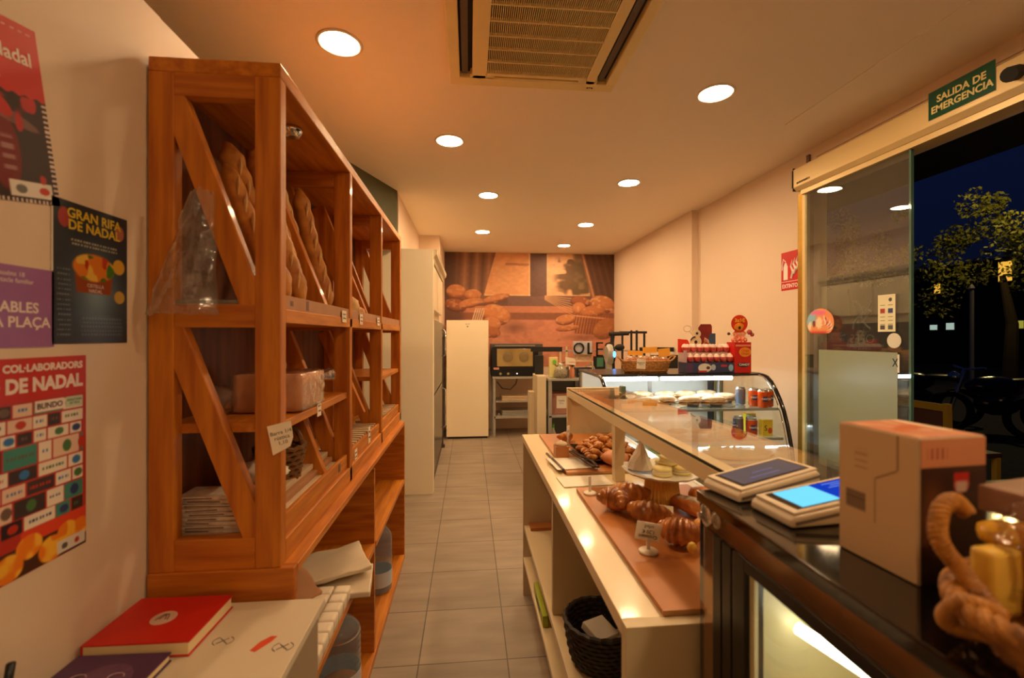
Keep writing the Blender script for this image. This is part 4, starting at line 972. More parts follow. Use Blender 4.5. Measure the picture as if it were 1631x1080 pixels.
MB().lathe(0.885, 4.72, [(0.0345, 0.43-0.04), (0.035, 0.39), (0.035, 0.33), (0.0345, 0.33)], 20).build('label_band', green, bt)
MB().cyl(0.885, 4.72, 0.4905, 0.53, 0.017).build('cap', green, bt)

pn = [(0.668, 0.828, 'black upright panel at the left end of the coffee shelf'), (1.975, 2.29, 'black upright panel at the right end of the coffee shelf, by the wall')]
for xa, xb, lb in pn:
    z0 = 1.0475 if xa < 1 else 1.0215
    tag(MB().box(xa+0.035 if xa < 1 else xa, xb-0.035 if xa < 1 else xb, 4.78, 4.80, z0, 1.25, bev=0.002).build('upright_screen', blackmatte), lb, 'screen')
rl = thing('hanging_rail', (1.5, 4.95, 1.02), 'long black rail on posts above the coffee shelf', 'rail')
MB().box(0.68, 1.03, 4.94, 4.96, 1.285, 1.338).build('rail_board', blackmatte, rl)
MB().box(1.92, 2.32, 4.94, 4.96, 1.28, 1.33).build('rail_board', blackmatte, rl)
MB().box(1.03, 1.92, 4.945, 4.955, 1.285, 1.30).build('rail_board', greym, rl)
for x in (1.0, 1.07, 1.95): MB().box(x, x+0.02, 4.945, 4.96, 1.0205, 1.34).build('post', cardpale, rl)

def lathe_thing(name, x, y, z, prof, m, lb, cat, parts=(), group=None):
    t = thing(name, (x, y, z), lb, cat, group); MB().lathe(x, y, [(r, z+h) for r, h in prof], 28).build('body', m, t, smooth=True)
    for nm, pr, mm_ in parts: MB().lathe(x, y, [(r, z+h) for r, h in pr], 24).build(nm, mm_, t, smooth=True)
    return t
cbz = thing('coffee_bag', (0.885, 4.72, 1.021), 'pale yellow coffee packet with a green mark on the coffee shelf', 'packet')
b = MB(); b.box(0.842, 0.932, 4.70, 4.745, 1.021, 1.235, bev=0.008); b.build('packet_body', mat('pale_yellow', s(226, 214, 140), rough=0.5), cbz)
MB().cyl(0, 0, 0, 0.001, 0.022, 18).build('green_mark', green, cbz, local=True).matrix_local = Matrix.Translation((0.01, -0.0255, 0.165)) @ Matrix.Rotation(PI/2, 4, 'X')
jg = thing('glass_jug', (0.96, 4.66, 1.021), 'round glass jug wrapped in pale beads on the coffee shelf', 'jug')
MB().lathe(0.955, 4.66, [(0, 1.0215), (0.05, 1.0215), (0.068, 1.05), (0.07, 1.09), (0.055, 1.13), (0.03, 1.15), (0.034, 1.175), (0.03, 1.175), (0.027, 1.15)], 28).build('body', mat('beaded_glass', s(176, 166, 140), rough=0.15, var=0.5, scale=70, coat=0.6), jg, smooth=True)
b = MB(); b.tube([(0.955+0.06*math.cos(a), 4.66-0.01, 1.165+0.02*math.sin(a*2)) for a in [PI*i/10 for i in range(11)]], 0.004, 6); b.build('handle', black, jg)
lathe_thing('glass_jar', 1.02, 4.70, 1.021, [(0, 0), (0.035, 0), (0.036, 0.08), (0.025, 0.10), (0, 0.10)], mat('candy_glass', s(150, 140, 126), rough=0.1, var=0.6, scale=80, coat=0.6), 'small glass jar of sweets beside the beaded jug', 'jar', [('lid', [(0, 0.101), (0.03, 0.101), (0.03, 0.12), (0, 0.12)], chrome)])
tg = thing('hang_tag', (1.055, 4.64, 1.021), 'white angular card tag standing above a small pink bottle', 'tag')
b = MB(); b.prism([(1.0, 1.165), (1.105, 1.155), (1.105, 1.20), (1.09, 1.225), (0.995, 1.242)], 'y', 4.62, 4.623); b.build('card', tagp, tg)
MB().box(1.05, 1.058, 4.623, 4.631, 1.0215, 1.20).build('stick', wood_z, tg)
text('tag_print', 'TORRO', 0.02, mat('red_ink', s(170, 50, 60)), (1.065, 4.619, 1.185), (1, 0, 0), (0, 0, 1), tg, thick=0.0003)
lathe_thing('small_bottle', 1.075, 4.66, 1.021, [(0, 0), (0.024, 0), (0.026, 0.02), (0.026, 0.085), (0.012, 0.11), (0.012, 0.118), (0, 0.118)], mat('pink_liquid', s(214, 140, 110), rough=0.2), 'small pink bottle with dark cap under the hang tag', 'bottle', [('cap', [(0, 0.1185), (0.026, 0.1185), (0.026, 0.135), (0, 0.135)], black)])
gr = thing('black_kettle', (1.21, 4.72, 1.021), 'low black coffee appliance with a round silver knob', 'appliance')
b = MB(); b.box(1.125, 1.30, 4.68, 4.80, 1.0215, 1.125, bev=0.02); b.build('body', black, gr)
MB().lathe(0, 0, [(0, 0), (0.022, 0), (0.022, 0.012), (0.012, 0.014), (0, 0.014)], 20, Matrix.Translation((1.17, 4.68, 1.062)) @ Matrix.Rotation(PI/2, 4, 'X')).build('knob', chrome, gr)
b = MB(); b.tube([(1.23, 4.70, 1.127), (1.25, 4.70, 1.15), (1.31, 4.70, 1.145), (1.33, 4.70, 1.10)], 0.007, 8); b.build('handle', chrome, gr)
# shop letter boards
wh = thing('letter_shelf', (1.25, 4.88, 1.021), 'small pale shelf unit carrying round shop letters', 'shelf')
MB().box(1.15, 1.36, 4.86, 4.92, 1.252, 1.26).build('upper_board', cardpale, wh)
MB().box(1.15, 1.36, 4.86, 4.92, 1.176, 1.184).build('lower_board', cardpale, wh)
MB().box(1.345, 1.36, 4.86, 4.92, 1.0215, 1.175).box(1.15, 1.16, 4.86, 4.92, 1.0215, 1.175).build('side_board', cardpale, wh)
MB().box(1.155, 1.35, 4.90, 4.91, 1.185, 1.25).build('small_picture', mat('cream_print', s(226, 196, 160), var=0.3, scale=40), wh)
bx = thing('letter_box', (1.23, 4.85, 1.26), 'white box behind the black ring letter on the small shelf', 'box')
MB().box(1.145, 1.35, 4.875, 4.915, 1.2605, 1.40, bev=0.002).build('box_body', mat('white_blue', s(206, 204, 214), var=0.06), bx)
lk = mat('letter_black', s(20, 18, 18), rough=0.4)
b = MB(); b.tube([(1.197+0.052*math.cos(a), 4.855, 1.3255+0.054*math.sin(a)) for a in [2*PI*i/36 for i in range(36)]], 0.0105, 8, closed=True)
tag(b.build('letter_o', lk, smooth=True), 'black ring-shaped letter O standing on the small shelf', 'letter')
tag(MB().box(1.293, 1.312, 4.84, 4.862, 1.2605, 1.385).box(1.293, 1.342, 4.84, 4.862, 1.2605, 1.278).build('letter_l', lk), 'black letter L standing beside the black ring letter', 'letter')
b2_ = thing('green_box', (1.43, 4.87, 1.021), 'tall narrow box with green front carrying the letter E', 'box')
MB().box(1.375, 1.49, 4.86, 4.92, 1.0215, 1.235, bev=0.002).build('box_body', blackmatte, b2_)
MB().box(1.40, 1.47, 4.856, 4.8595, 1.12, 1.22).build('front_label', mat('teal_green', s(70, 130, 100)), b2_)
b = MB(); b.box(1.395, 1.412, 4.86, 4.88, 1.2355, 1.39)
for z in (1.2355, 1.305, 1.374): b.box(1.395, 1.47, 4.86, 4.88, z, z+0.016)
tag(b.build('letter_e', lk), 'black letter E standing on the green-fronted box', 'letter')
b = MB(); b.tube([(1.575, 4.87, 1.37), (1.545, 4.87, 1.384), (1.51, 4.87, 1.375), (1.50, 4.87, 1.35), (1.515, 4.87, 1.33), (1.55, 4.87, 1.318), (1.572, 4.87, 1.30), (1.572, 4.87, 1.27), (1.545, 4.87, 1.25), (1.51, 4.87, 1.252), (1.497, 4.87, 1.268)], 0.0095, 8)
ls = tag(b.build('letter_s', lk, smooth=True), 'black curved letter S behind the blue-lit dispenser', 'letter')
tag(MB().box(1.49, 1.60, 4.85, 4.92, 1.0215, 1.24, bev=0.003).build('dark_canister', black), 'black square canister under the curved letter', 'canister')

dv = thing('drink_dispenser', (1.40, 4.42, 1.0), 'grey rounded dispenser with a glowing blue light on the display top', 'dispenser')
# a small stand behind the display holds it
rk = thing('side_shelf', (1.35, 4.4, 0), 'low grey metal side shelf between display and coffee shelf', 'shelf')
MB().box(1.22, 1.62, 4.25, 4.56, 1.03, 1.05, bev=0.002).build('board', mat('mid_grey', s(120, 124, 122)), rk)
for x in (1.23, 1.59):
    for y in (4.26, 4.53): MB().box(x, x+0.02, y, y+0.02, 0, 1.03).build('leg', greym, rk)
b = MB(); b.lathe(0, 0, [(0, -0.03), (0.075, -0.03), (0.092, -0.01), (0.092, 0.02), (0.07, 0.03), (0, 0.03)], 36, Matrix.Translation((1.385, 4.38, 1.275)) @ Matrix.Rotation(PI/2, 4, 'Y') @ Matrix.Scale(1.1, 4, (1, 0, 0)))
b.box(1.36, 1.41, 4.36, 4.42, 1.051, 1.22); b.build('body', greym, dv, smooth=False)
b = MB(); b.lathe(0, 0, [(0, 0), (0.082, 0), (0.078, 0.012), (0, 0.014)], 30, Matrix.Translation((1.416, 4.38, 1.275)) @ Matrix.Rotation(PI/2, 4, 'Y') @ Matrix.Scale(1.1, 4, (1, 0, 0))); b.build('dark_face', black, dv)
b = MB(); b.blob((1.41, 4.288, 1.28), (0.014, 0.006, 0.03)); b.build('blue_light', emit_mat('blue_led', (0.05, 0.35, 1.0), 8.0), dv, smooth=True)
b = MB(); b.tube([(1.425, 4.40, 1.30), (1.43, 4.42, 1.40), (1.435, 4.42, 1.47)], [0.022, 0.02, 0.022], 12); b.tube([(1.40, 4.42, 1.478), (1.60, 4.42, 1.485)], 0.02, 12); b.blob((1.50, 4.40, 1.345), (0.05, 0.035, 0.035)); b.build('black_arm', blackmatte, dv)
tag(MB().box(1.315, 1.352, 4.30, 4.36, 1.0505, 1.10, bev=0.002).box(1.352, 1.47, 4.27, 4.33, 1.0505, 1.105, bev=0.002).build('yellow_box', mat('olive_yellow', s(190, 170, 90), var=0.1)), 'low yellowish box below the blue-lit dispenser', 'box')
br = thing('black_frame_rack', (1.76, 4.75, 1.021), 'open black metal frame rack standing behind the pastry basket', 'rack')
for x in (1.64, 1.74, 1.80, 1.885): MB().box(x, x+0.018, 4.74, 4.76, 1.0215, 1.50 if x in (1.64, 1.885) else 1.52).build('upright', blackmatte, br)
MB().box(1.62, 1.92, 4.738, 4.762, 1.485, 1.51).build('top_bar', blackmatte, br)

# ============================================================ CREAM COUNTER
ct = thing('shop_counter', (0.58, 1.7, 0), 'cream laminate counter with open shelves facing the aisle', 'counter')
CX0, CX1, CY0, CY1 = 0.300, 0.875, 0.842, 2.55
MB().box(CX0, CX1, CY0+0.028, CY1, 0.868, 0.90, bev=0.002).build('worktop', cream, ct)
MB().box(CX0, CX1, CY0, CY0+0.028, 0, 0.90, bev=0.002).build('end_panel', cream_side, ct)
MB().box(CX0+0.004, CX1, CY1-0.028, CY1-0.002, 0, 0.867, bev=0.001).build('end_panel', cream_side, ct)
MB().box(CX0+0.018, CX1, 1.70, 1.725, 0.396, 0.867, bev=0.001).build('divider', cream_side, ct)
MB().box(CX0+0.008, CX1-0.02, CY0+0.028, CY1-0.029, 0.372, 0.395, bev=0.001).build('shelf', cream, ct)
MB().box(CX0+0.004, CX1-0.02, CY0+0.028, CY1-0.029, 0.195, 0.218, bev=0.001).build('shelf', cream, ct)
MB().box(CX0+0.06, CX0+0.08, CY0+0.028, CY1-0.029, 0.0, 0.194).build('kick_board', cream_side, ct)
MB().box(CX1-0.019, CX1, CY0+0.028, CY1-0.029, 0.0, 0.867).build('back_panel', cream_side, ct)
# glass case on the counter
gc = thing('glass_counter_case', (0.72, 1.7, 0.901), 'long cream-framed case with a flat glass top standing on the counter', 'display case')
GX0, GX1, GZ = 0.556, 0.860, 1.160
MB().box(GX0, GX1, 2.525, 2.548, 0.9005, GZ+0.004, bev=0.002).build('end_panel', cream_side, gc)
MB().box(GX0, 0.612, 0.86, 2.524, GZ-0.045, GZ-0.006, bev=0.002).build('long_rail', cream, gc)
MB().box(GX0, 0.596, 1.685, 1.720, 0.9005, GZ-0.046, bev=0.001).build('post', cream_side, gc)
MB().box(0.612, GX1, 2.47, 2.524, GZ-0.045, GZ-0.006, bev=0.002).build('cross_rail', cream, gc)
MB().box(GX0+0.004, GX1, 0.86, 2.522, GZ-0.0055, GZ+0.0025).build('glass_top', glass_mat('counter_glass', (0.96, 0.98, 0.96), 1.5, 0.0, 0.02, (0.6, 0.6, 0.5), 1.0), gc)
MB().box(GX0+0.0025, GX0+0.004, 0.86, 2.522, GZ-0.0055, GZ+0.0025).build('glass_edge', mat('dark_green_edge', s(40, 56, 40), rough=0.15), gc)
MB().box(GX1-0.007, GX1, 0.86, 2.52, 0.9005, GZ-0.006).build('front_glass', glass, gc)
MB().box(0.84, 0.868, 2.44, 2.475, GZ-0.05, GZ+0.02, bev=0.006).build('glass_clamp', mat('clamp_green', s(110, 130, 116), rough=0.25, metal=0.3), gc)
# serving boards
def board(cx, cy, lx, ly, z, rz, lb, m=board_m):
    b = MB(); M = Matrix.Translation((cx, cy, z)) @ Matrix.Rotation(rz, 4, 'Z'); b.box(-lx/2, lx/2, -ly/2, ly/2, 0, 0.011, M, bev=0.002)
    o = b.build('serving_board', m); e2 = MB(); e2.box(-lx/2+0.001, lx/2-0.001, -ly/2-0.0006, -ly/2+0.001, 0.002, 0.009, M); e2.build('raw_edge', board_e, o)
    o2 = o.children[0] if o.children else None
    return tag(o, lb, 'board')
board(0.595, 1.235, 0.42, 0.735, 0.9012, 0.0, 'large brown board under the croissants at the near end of the counter')
o = board(0.60, 2.14, 0.42, 0.71, 0.9012, 0.0, 'large brown board under the pile of small pastries at the far end')
for k, (cx_, cy_, lx, ly, z, rz, lb) in enumerate(((0.43, 1.905, 0.16, 0.17, 0.9128, 0.10, 'white paper sheet lying on the near end of the far board'),
                                              (0.44, 1.70, 0.19, 0.115, 0.9012, 0.06, 'white paper sheet lying on the bare counter between the boards'))):
    b = MB(); b.box(-lx/2, lx/2, -ly/2, ly/2, 0, 0.0035, Matrix.Translation((cx_, cy_, z)) @ Matrix.Rotation(rz, 4, 'Z')); tag(b.build('paper_sheet', paper), lb, 'paper')
b = MB(); b.box(0.345, 0.42, 1.86, 1.87, 0.9128, 0.916); b.b.free()
tag(MB().prism([(0.352, 2.06), (0.360, 2.06), (0.385, 1.80), (0.377, 1.80)], 'z', 0.9135, 0.922).build('dark_edge_strip', choc), 'narrow dark wooden strip along the edge of the far board', 'strip')

# mini croissant pile
tr = thing('pastry_tray', (0.62, 2.03, 0.913), 'black tray heaped with small croissants inside the case', 'tray')
MB().lathe(0, 0, [(0, 0.9135), (0.15, 0.9135), (0.20, 0.934), (0.205, 0.934), (0.205, 0.930), (0.155, 0.9130)], 4, Matrix.Translation((0.63, 2.02, 0)) @ Matrix.Rotation(PI/4, 4, 'Z')).build('tray_body', blackg, tr)
def croissant_mb(L=0.05, R=0.016, bend=0.9, n=34, segs=7):
    pts = []; rs = []
    for i in range(n+1):
        t = i/n; a = (t-0.5)*2*bend; pts.append((L/bend*math.sin(a), L/bend*(1-math.cos(a)), R*0.9))
        e_ = max(0.12, math.sin(PI*(0.04+0.92*t))**0.75); k = (t*segs) % 1.0
        rs.append(R*e_*(0.88+0.17*(1-abs(2*((k+0.5) % 1)-1))))
    return MB().tube(pts, rs, 14)
crm = mat('butter_croissant', s(236, 170, 84), rough=0.4, col2=s(180, 104, 42), scale=50, coat=0.35)
c0 = croissant_mb(0.027, 0.0135, 0.8, 26).build('small_croissant', crm, smooth=True)
croll = mat('dark_butter', s(190, 112, 44), rough=0.35, col2=s(120, 60, 22), scale=50, coat=0.35)
rr = random.Random(5); spots = []
for lay, (nx_, ny_, z) in enumerate(((5, 6, 0.9155), (4, 5, 0.936), (3, 4, 0.957), (2, 2, 0.978))):
    for i in range(nx_):
        for j in range(ny_):
            spots.append((0.635+(i-(nx_-1)/2)*0.052+rr.uniform(-.008, .008), 2.03+(j-(ny_-1)/2)*0.044+rr.uniform(-.008, .008), z+rr.uniform(0, .004), rr.uniform(0, 2*PI), lay))
lays = ['small golden croissant in the bottom layer of the heap on the black tray', 'small golden croissant in the second layer of the heap on the tray', 'small golden croissant in the third layer of the heap on the tray', 'small golden croissant on top of the heap on the black tray']
for i, (x, y, z, a, lay) in enumerate(spots):
    if i == 0: o = c0; o.location = (x, y, z)
    else: o = clone(c0, (x, y, z))
    o.rotation_euler = (rr.uniform(-.2, .2), rr.uniform(-.25, .25), a)
    tag(o, lays[lay], 'croissant', 'small croissants heaped on the black tray, layer by layer')
# tongs, small stand, tag stands
tgs = thing('serving_tongs', (0.50, 1.90, 0.916), 'dark serving tongs resting by the heap of small croissants', 'tongs')
for sg_ in (-1, 1):
    b = MB(); b.tube([(0.435, 2.06, 0.935), (0.46+sg_*0.008, 1.98, 0.94), (0.50+sg_*0.016, 1.86, 0.934), (0.515+sg_*0.008, 1.80, 0.926)], [0.004, 0.006, 0.007, 0.010], 8, ry=0.4)
    b.build('arm', mat('dark_tong', s(70, 56, 50), rough=0.25, metal=0.6), tgs)
ds = thing('wooden_dispenser', (0.415, 2.02, 0.9128), 'small brown wooden holder with pale lids beside the heaped tray', 'holder')
MB().box(0.385, 0.445, 1.985, 2.045, 0.9132, 0.965, bev=0.004).build('body', board_m, ds)
MB().lathe(0.415, 2.015, [(0, 0.9655), (0.028, 0.9655), (0.03, 0.972), (0.02, 0.98), (0.006, 0.985), (0, 0.99)], 22).build('lid', cardpale, ds, smooth=True)
def tag_stand(x, y, z, h, lb, card=None, rz=0.0, disc=0.024):
    t = thing('tag_stand', (x, y, z), lb, 'price stand'); wm = mat('white_plastic', s(232, 222, 204), rough=0.35)
    MB().lathe(x, y, [(0, z), (disc, z), (disc*1.02, z+0.003), (disc*0.9, z+0.006), (0.006, z+0.008), (0, z+0.008)], 28).build('base_disc', wm, t, smooth=True)
    MB().box(x-0.0045, x+0.0045, y-0.002, y+0.002, z+0.008, z+h).build('stem', wm, t)
    if card:
        cw, ch, txt, tilt = card
        M = Matrix.Translation((x, y, z+h+ch/2-0.006)) @ Matrix.Rotation(rz, 4, 'Z') @ Matrix.Rotation(tilt, 4, 'Y')
        b = MB(); b.box(-cw/2, cw/2, -0.0008, 0.0008, -ch/2, ch/2, M); b.build('card', mat('tag_white', s(238, 230, 214), rough=0.5), t)
        R_ = M.to_3x3()
        text('handwriting', txt, 0.0125, ink, Vector(M.translation)+R_ @ Vector((0, -0.0015, 0)), R_ @ Vector((-1, 0, 0)), R_ @ Vector((0, 0, -1)), t, thick=0.0002).scale = (1, 1, 1)
    return t
tag_stand(0.452, 1.107, 0.9125, 0.035, 'white plastic stand holding a handwritten croissant price card', (0.064, 0.046, 'Croissant\n1,20 €\nudad', 0.16), -0.1)
tag_stand(0.417, 1.535, 0.9125, 0.062, 'empty white plastic tag stand near the paper sheet', None, disc=0.022)
tag_stand(0.47, 2.12, 0.9125, 0.075, 'far white tag stand beside the heap of small croissants', (0.03, 0.05, '2 €', 0.0), 0.9, disc=0.022)

# large croissants on the near board
def big(name, x, y, rz, m, lb, L=0.075, R=0.032, bend=1.1, tilt=0.0, segs=7, sc_=1.0, z=0.913):
    o = croissant_mb(L, R, bend, 44, segs).build(name, m, smooth=True); o.location = (x, y, z+0.001); o.rotation_euler = (tilt, 0, rz); o.scale = (sc_,)*3
    return tag(o, lb, 'croissant', 'large croissants on the near board')
big('croissant', 0.455, 1.375, 2.2, croi, 'dark glazed curled croissant nearest the aisle on the near board', 0.060, 0.036, 1.3)
big('croissant', 0.525, 1.44, -0.5, mat('golden_croissant', s(232, 164, 74), rough=0.3, col2=s(176, 100, 38), scale=26, coat=0.4), 'golden croissant behind the dark curled one', 0.07, 0.032, 1.0)
big('croissant', 0.515, 1.27, -0.55, croi, 'dark glazed croissant right behind the handwritten card', 0.068, 0.033, 0.9)
big('croissant', 0.545, 1.13, -0.55, mat('shiny_croissant', s(216, 134, 62), rough=0.25, col2=s(150, 76, 30), scale=26, coat=0.6), 'glossy striped croissant with pale tip right of the card', 0.062, 0.036, 0.8, segs=9)
big('croissant', 0.640, 1.14, -0.9, mat('golden_croissant', s(214, 136, 52)), 'golden croissant partly hidden behind the black cooler corner', 0.06, 0.030, 0.8)
big('croissant', 0.500, 2.30, 0.4, mat('golden_croissant', s(214, 136, 52)), 'single golden croissant behind the heap in the case', 0.05, 0.025, 0.9)
b = MB(); b.blob((0.505+0.045, 1.073, 0.935), (0.012, 0.009, 0.014), 0.1)
tag(b.build('cream_tip', mat('custard', s(240, 196, 80), rough=0.4), smooth=True), 'yellow custard filling at the tip of the striped croissant', 'filling')
b = MB(); b.blob((0, 0, 0.026), (0.092, 0.028, 0.025), 0.1, 3, seed=3, u=28, v=16)
o = b.build('eclair', mat('eclair_dough', s(222, 150, 76), rough=0.5, col2=s(190, 110, 50), scale=14), smooth=True); o.location = (0.685, 1.31, 0.9135); o.rotation_euler = (0, 0, -1.15)
tag(o, 'long iced pastry with white and dark topping on the near board', 'pastry')
b = MB(); b.blob((0, 0, 0.034), (0.080, 0.022, 0.020), 0.25, 6, seed=6, u=28, v=14); b.build('icing', mat('icing', s(240, 226, 206), rough=0.4, col2=s(120, 80, 60), scale=40), o, smooth=True, local=True)
b = MB(); b.blob((0.755, 1.40, 0.942), (0.045, 0.045, 0.028), 0.08); tag(b.build('orange_bun', mat('orange_bun', s(232, 140, 60), rough=0.4, var=0.2), smooth=True), 'round orange bun behind the iced pastry', 'bun')
b = MB(); b.box(-0.02, 0.02, -0.012, 0.012, 0, 0.022, Matrix.Translation((0.605, 1.34, 0.9128)) @ Matrix.Rotation(-0.5, 4, 'Z') @ Matrix.Rotation(0.5, 4, 'X')); tag(b.build('small_card', tagp), 'tiny folded white card between croissants and iced pastry', 'card')
b = MB(); b.blob((0.615, 1.86, 0.945), (0.055, 0.05, 0.032), 0.1); tag(b.build('round_bun', mat('pink_bun', s(226, 150, 104), rough=0.5, var=0.15), smooth=True), 'smooth pinkish bun in front of the heaped tray, beyond the post', 'bun')

# cake stand
ks = thing('cake_stand', (0.640, 1.455, 0.913), 'white round cake stand on a fluted golden foot', 'cake stand')
b = MB(); n = 60
prof = [(0, 0.9135), (0.052, 0.9135), (0.056, 0.93), (0.050, 0.985), (0.06, 1.000), (0, 1.000)]
b.lathe(0.640, 1.455, prof, n)
for v in b.b.verts:
    d = Vector((v.co.x-0.640, v.co.y-1.455, 0))
    if d.length > 0.02:
        a = math.atan2(d.y, d.x); k = 1+0.06*(1 if int((a+PI)/(2*PI)*n+0.5) % 2 else -1); v.co.x = 0.640+d.x*k; v.co.y = 1.455+d.y*k
b.build('fluted_foot', mat('gold_foil', s(244, 202, 110), rough=0.35, metal=0.25), ks)
b = MB(); n = 64; b.lathe(0.640, 1.455, [(0, 1.0005), (0.08, 1.0005), (0.118, 1.008), (0.128, 1.016), (0.126, 1.018), (0.112, 1.012), (0.08, 1.007), (0, 1.007)], n)
for v in b.b.verts:
    d = Vector((v.co.x-0.640, v.co.y-1.455, 0))
    if d.length > 0.1:
        a = math.atan2(d.y, d.x); v.co.z += 0.002*math.sin(a*16); v.co.x += d.x*0.02*math.sin(a*16); v.co.y += d.y*0.02*math.sin(a*16)
b.build('plate', mat('lace_white', s(232, 224, 210), rough=0.35), ks, smooth=True)
kl = ['round pale cake at the left front of the cake stand', 'round pale cake at the right front of the cake stand', 'round pale cake at the back of the cake stand', 'round pale cake topping the other three on the cake stand']
kk = thing('round_cake', (0, 0, 0), kl[0], 'cake', 'round cakes on the cake stand')
MB().lathe(0, 0, [(0, 0), (0.029, 0), (0.031, 0.004), (0.031, 0.008), (0.029, 0.0095), (0, 0.0095)], 30).build('lower_biscuit', mat('pale_cake', s(240, 220, 150), rough=0.6), kk, smooth=True, local=True)
MB().lathe(0, 0, [(0, 0.0095), (0.028, 0.0095), (0.030, 0.013), (0.028, 0.0165), (0, 0.0165)], 30).build('filling', mat('white_cream', s(244, 236, 220), rough=0.5), kk, smooth=True, local=True)
MB().lathe(0, 0, [(0, 0.0165), (0.029, 0.0165), (0.031, 0.020), (0.030, 0.025), (0.02, 0.0275), (0, 0.028)], 30).build('upper_biscuit', _m['pale_cake'], kk, smooth=True, local=True)
for i, q in enumerate(((0.625, 1.415, 1.0075), (0.695, 1.425, 1.0075), (0.665, 1.49, 1.0075), (0.660, 1.445, 1.036))):
    if i == 0: kk.location = q
    else: clone(kk, q, label=kl[i])
b = MB(); b.lathe(0.575, 1.475, [(0.045, 1.016), (0.035, 1.04), (0.02, 1.07), (0.006, 1.10), (0.004, 1.10), (0.018, 1.07), (0.033, 1.04), (0.043, 1.016)], 10)
for v in b.b.verts: v.co += Vector((1, 1, 0))*0.008*noise.noise(v.co*30)
tag(b.build('paper_cone', mat('thin_paper', s(228, 216, 200), rough=0.6)), 'crumpled white paper cone on the left of the cake stand', 'paper')

# things on the counter shelves
bw = thing('woven_bowl', (0.43, 1.47, 0.396), 'dark woven round bowl with paper napkins on the counter shelf', 'bowl')
b = MB()
for r in range(10):
    rad = 0.085+0.030*(r/9)**0.6; z = 0.403+r*0.0145
    b.tube([(0.43+(rad+0.002*(-1)**(j+r))*math.cos(2*PI*j/44), 1.45+(rad+0.002*(-1)**(j+r))*math.sin(2*PI*j/44), z) for j in range(44)], 0.0085, 6, closed=True)
b.cyl(0.43, 1.45, 0.3965, 0.402, 0.085, 30); b.build('woven_body', mat('black_wicker', s(52, 44, 40), rough=0.55, var=0.4, scale=80), bw)
for k, (x, y, z, rz, tx, ty, lb) in enumerate(((0.425, 1.44, 0.50, 0.5, 0.25, 0.1, 'upper white napkin pack in the dark woven bowl'), (0.455, 1.43, 0.47, -0.2, -0.1, -0.25, 'lower white napkin pack in the dark woven bowl'), (0.43, 1.47, 0.435, 0.2, 0, 0, 'bottom white napkin pack in the dark woven bowl'))):
    b = MB(); b.box(-0.045, 0.045, -0.04, 0.04, -0.012, 0.012, Matrix.Translation((x, y, z)) @ Matrix.Rotation(rz, 4, 'Z') @ Matrix.Rotation(tx, 4, 'X') @ Matrix.Rotation(ty, 4, 'Y'), bev=0.003)
    tag(b.build('napkin_pack', paper), lb, 'napkins')
tag(MB().box(0.335, 0.52, 2.44, 2.515, 0.3955, 0.412, bev=0.002).build('wooden_tray', board_m), 'flat brown box at the far end of the counter shelf', 'box')
gp = thing('green_packet', (0.325, 2.05, 0.2185), 'bright green packet standing on the lowest counter shelf', 'packet')
MB().box(0.312, 0.335, 1.90, 2.17, 0.2185, 0.268, bev=0.003).build('packet_body', mat('lime', s(176, 190, 60), rough=0.4), gp)
MB().box(0.3112, 0.3118, 1.98, 2.10, 0.235, 0.250).build('dark_print', mat('dark_green', s(40, 70, 30)), gp)
b = MB(); b.box(0.40, 0.46, 1.73, 1.80, 0.3955, 0.46, bev=0.006); tag(b.build('white_packet', paper), 'small white packet beside the divider on the counter shelf', 'packet')
sc_ = thing('scissors', (0.40, 1.15, 0.396), 'chrome tongs lying in front of the woven bowl', 'tongs')
for q in (-1, 1):
    b = MB(); b.tube([(0.38, 1.30, 0.402), (0.40+q*0.012, 1.22, 0.404), (0.42+q*0.006, 1.14, 0.403)], [0.003, 0.004, 0.006], 8); b.build('arm', chrome, sc_)

# ============================================================ CURVED REFRIGERATED DISPLAY
dc = thing('curved_display', (1.45, 3.1, 0), 'refrigerated display case with curved glass front and black frame', 'display case')
DX0, DX1 = 0.865, 2.055
arc = [(3.10, 1.188), (3.02, 1.188), (2.97, 1.185), (2.93, 1.176), (2.885, 1.145), (2.845, 1.10), (2.80, 1.035), (2.765, 0.968), (2.735, 0.89), (2.715, 0.82), (2.695, 0.74), (2.68, 0.66)]
MB().box(DX0, DX1, 2.66, 3.56, 0.02, 0.60, bev=0.006).build('base', mat('display_base', s(60, 50, 46), rough=0.4), dc)
MB().box(DX0+0.01, DX1-0.01, 2.69, 3.52, 0.601, 0.655).build('deck', mat('display_steel', s(206, 206, 200), rough=0.35, metal=0.2), dc)
MB().box(DX0, DX1, 2.66, 2.69, 0.601, 0.665, bev=0.003).build('front_sill', steel, dc)
MB().box(DX0, DX1, 3.0, 3.52, 1.180, 1.1965, bev=0.003).build('top_lid', mat('lid_dark', s(52, 50, 48), rough=0.25, metal=0.4), dc)
for x in (DX0+0.012, DX1-0.012):
    b = MB(); b.tube([(x, y, z) for y, z in arc], 0.013, 10)
    b3 = MB(); b3.tube([(x, 3.5, 0.60), (x, 3.5, 1.18)], 0.013, 10); b3.build('rear_upright', black, dc, smooth=True); b.build('curved_frame', mat('frame_black', s(24, 22, 22), rough=0.12, coat=0.6), dc, smooth=True)
b = MB(); b.tube([(DX1-0.035, y+0.006, z) for y, z in arc], 0.004, 8); b.build('chrome_strip', chrome, dc, smooth=True)
b = MB(); A2 = [(y, z) for y, z in arc]; Bk = [(y+0.004, z-0.003) for y, z in arc][::-1]
nA = len(arc); Vv = []; Ff = []
for x in (DX0+0.026, DX1-0.045):
    for y, z in A2: Vv.append((x, y, z))
for i in range(nA-1): Ff.append((i, i+1, nA+i+1, nA+i))
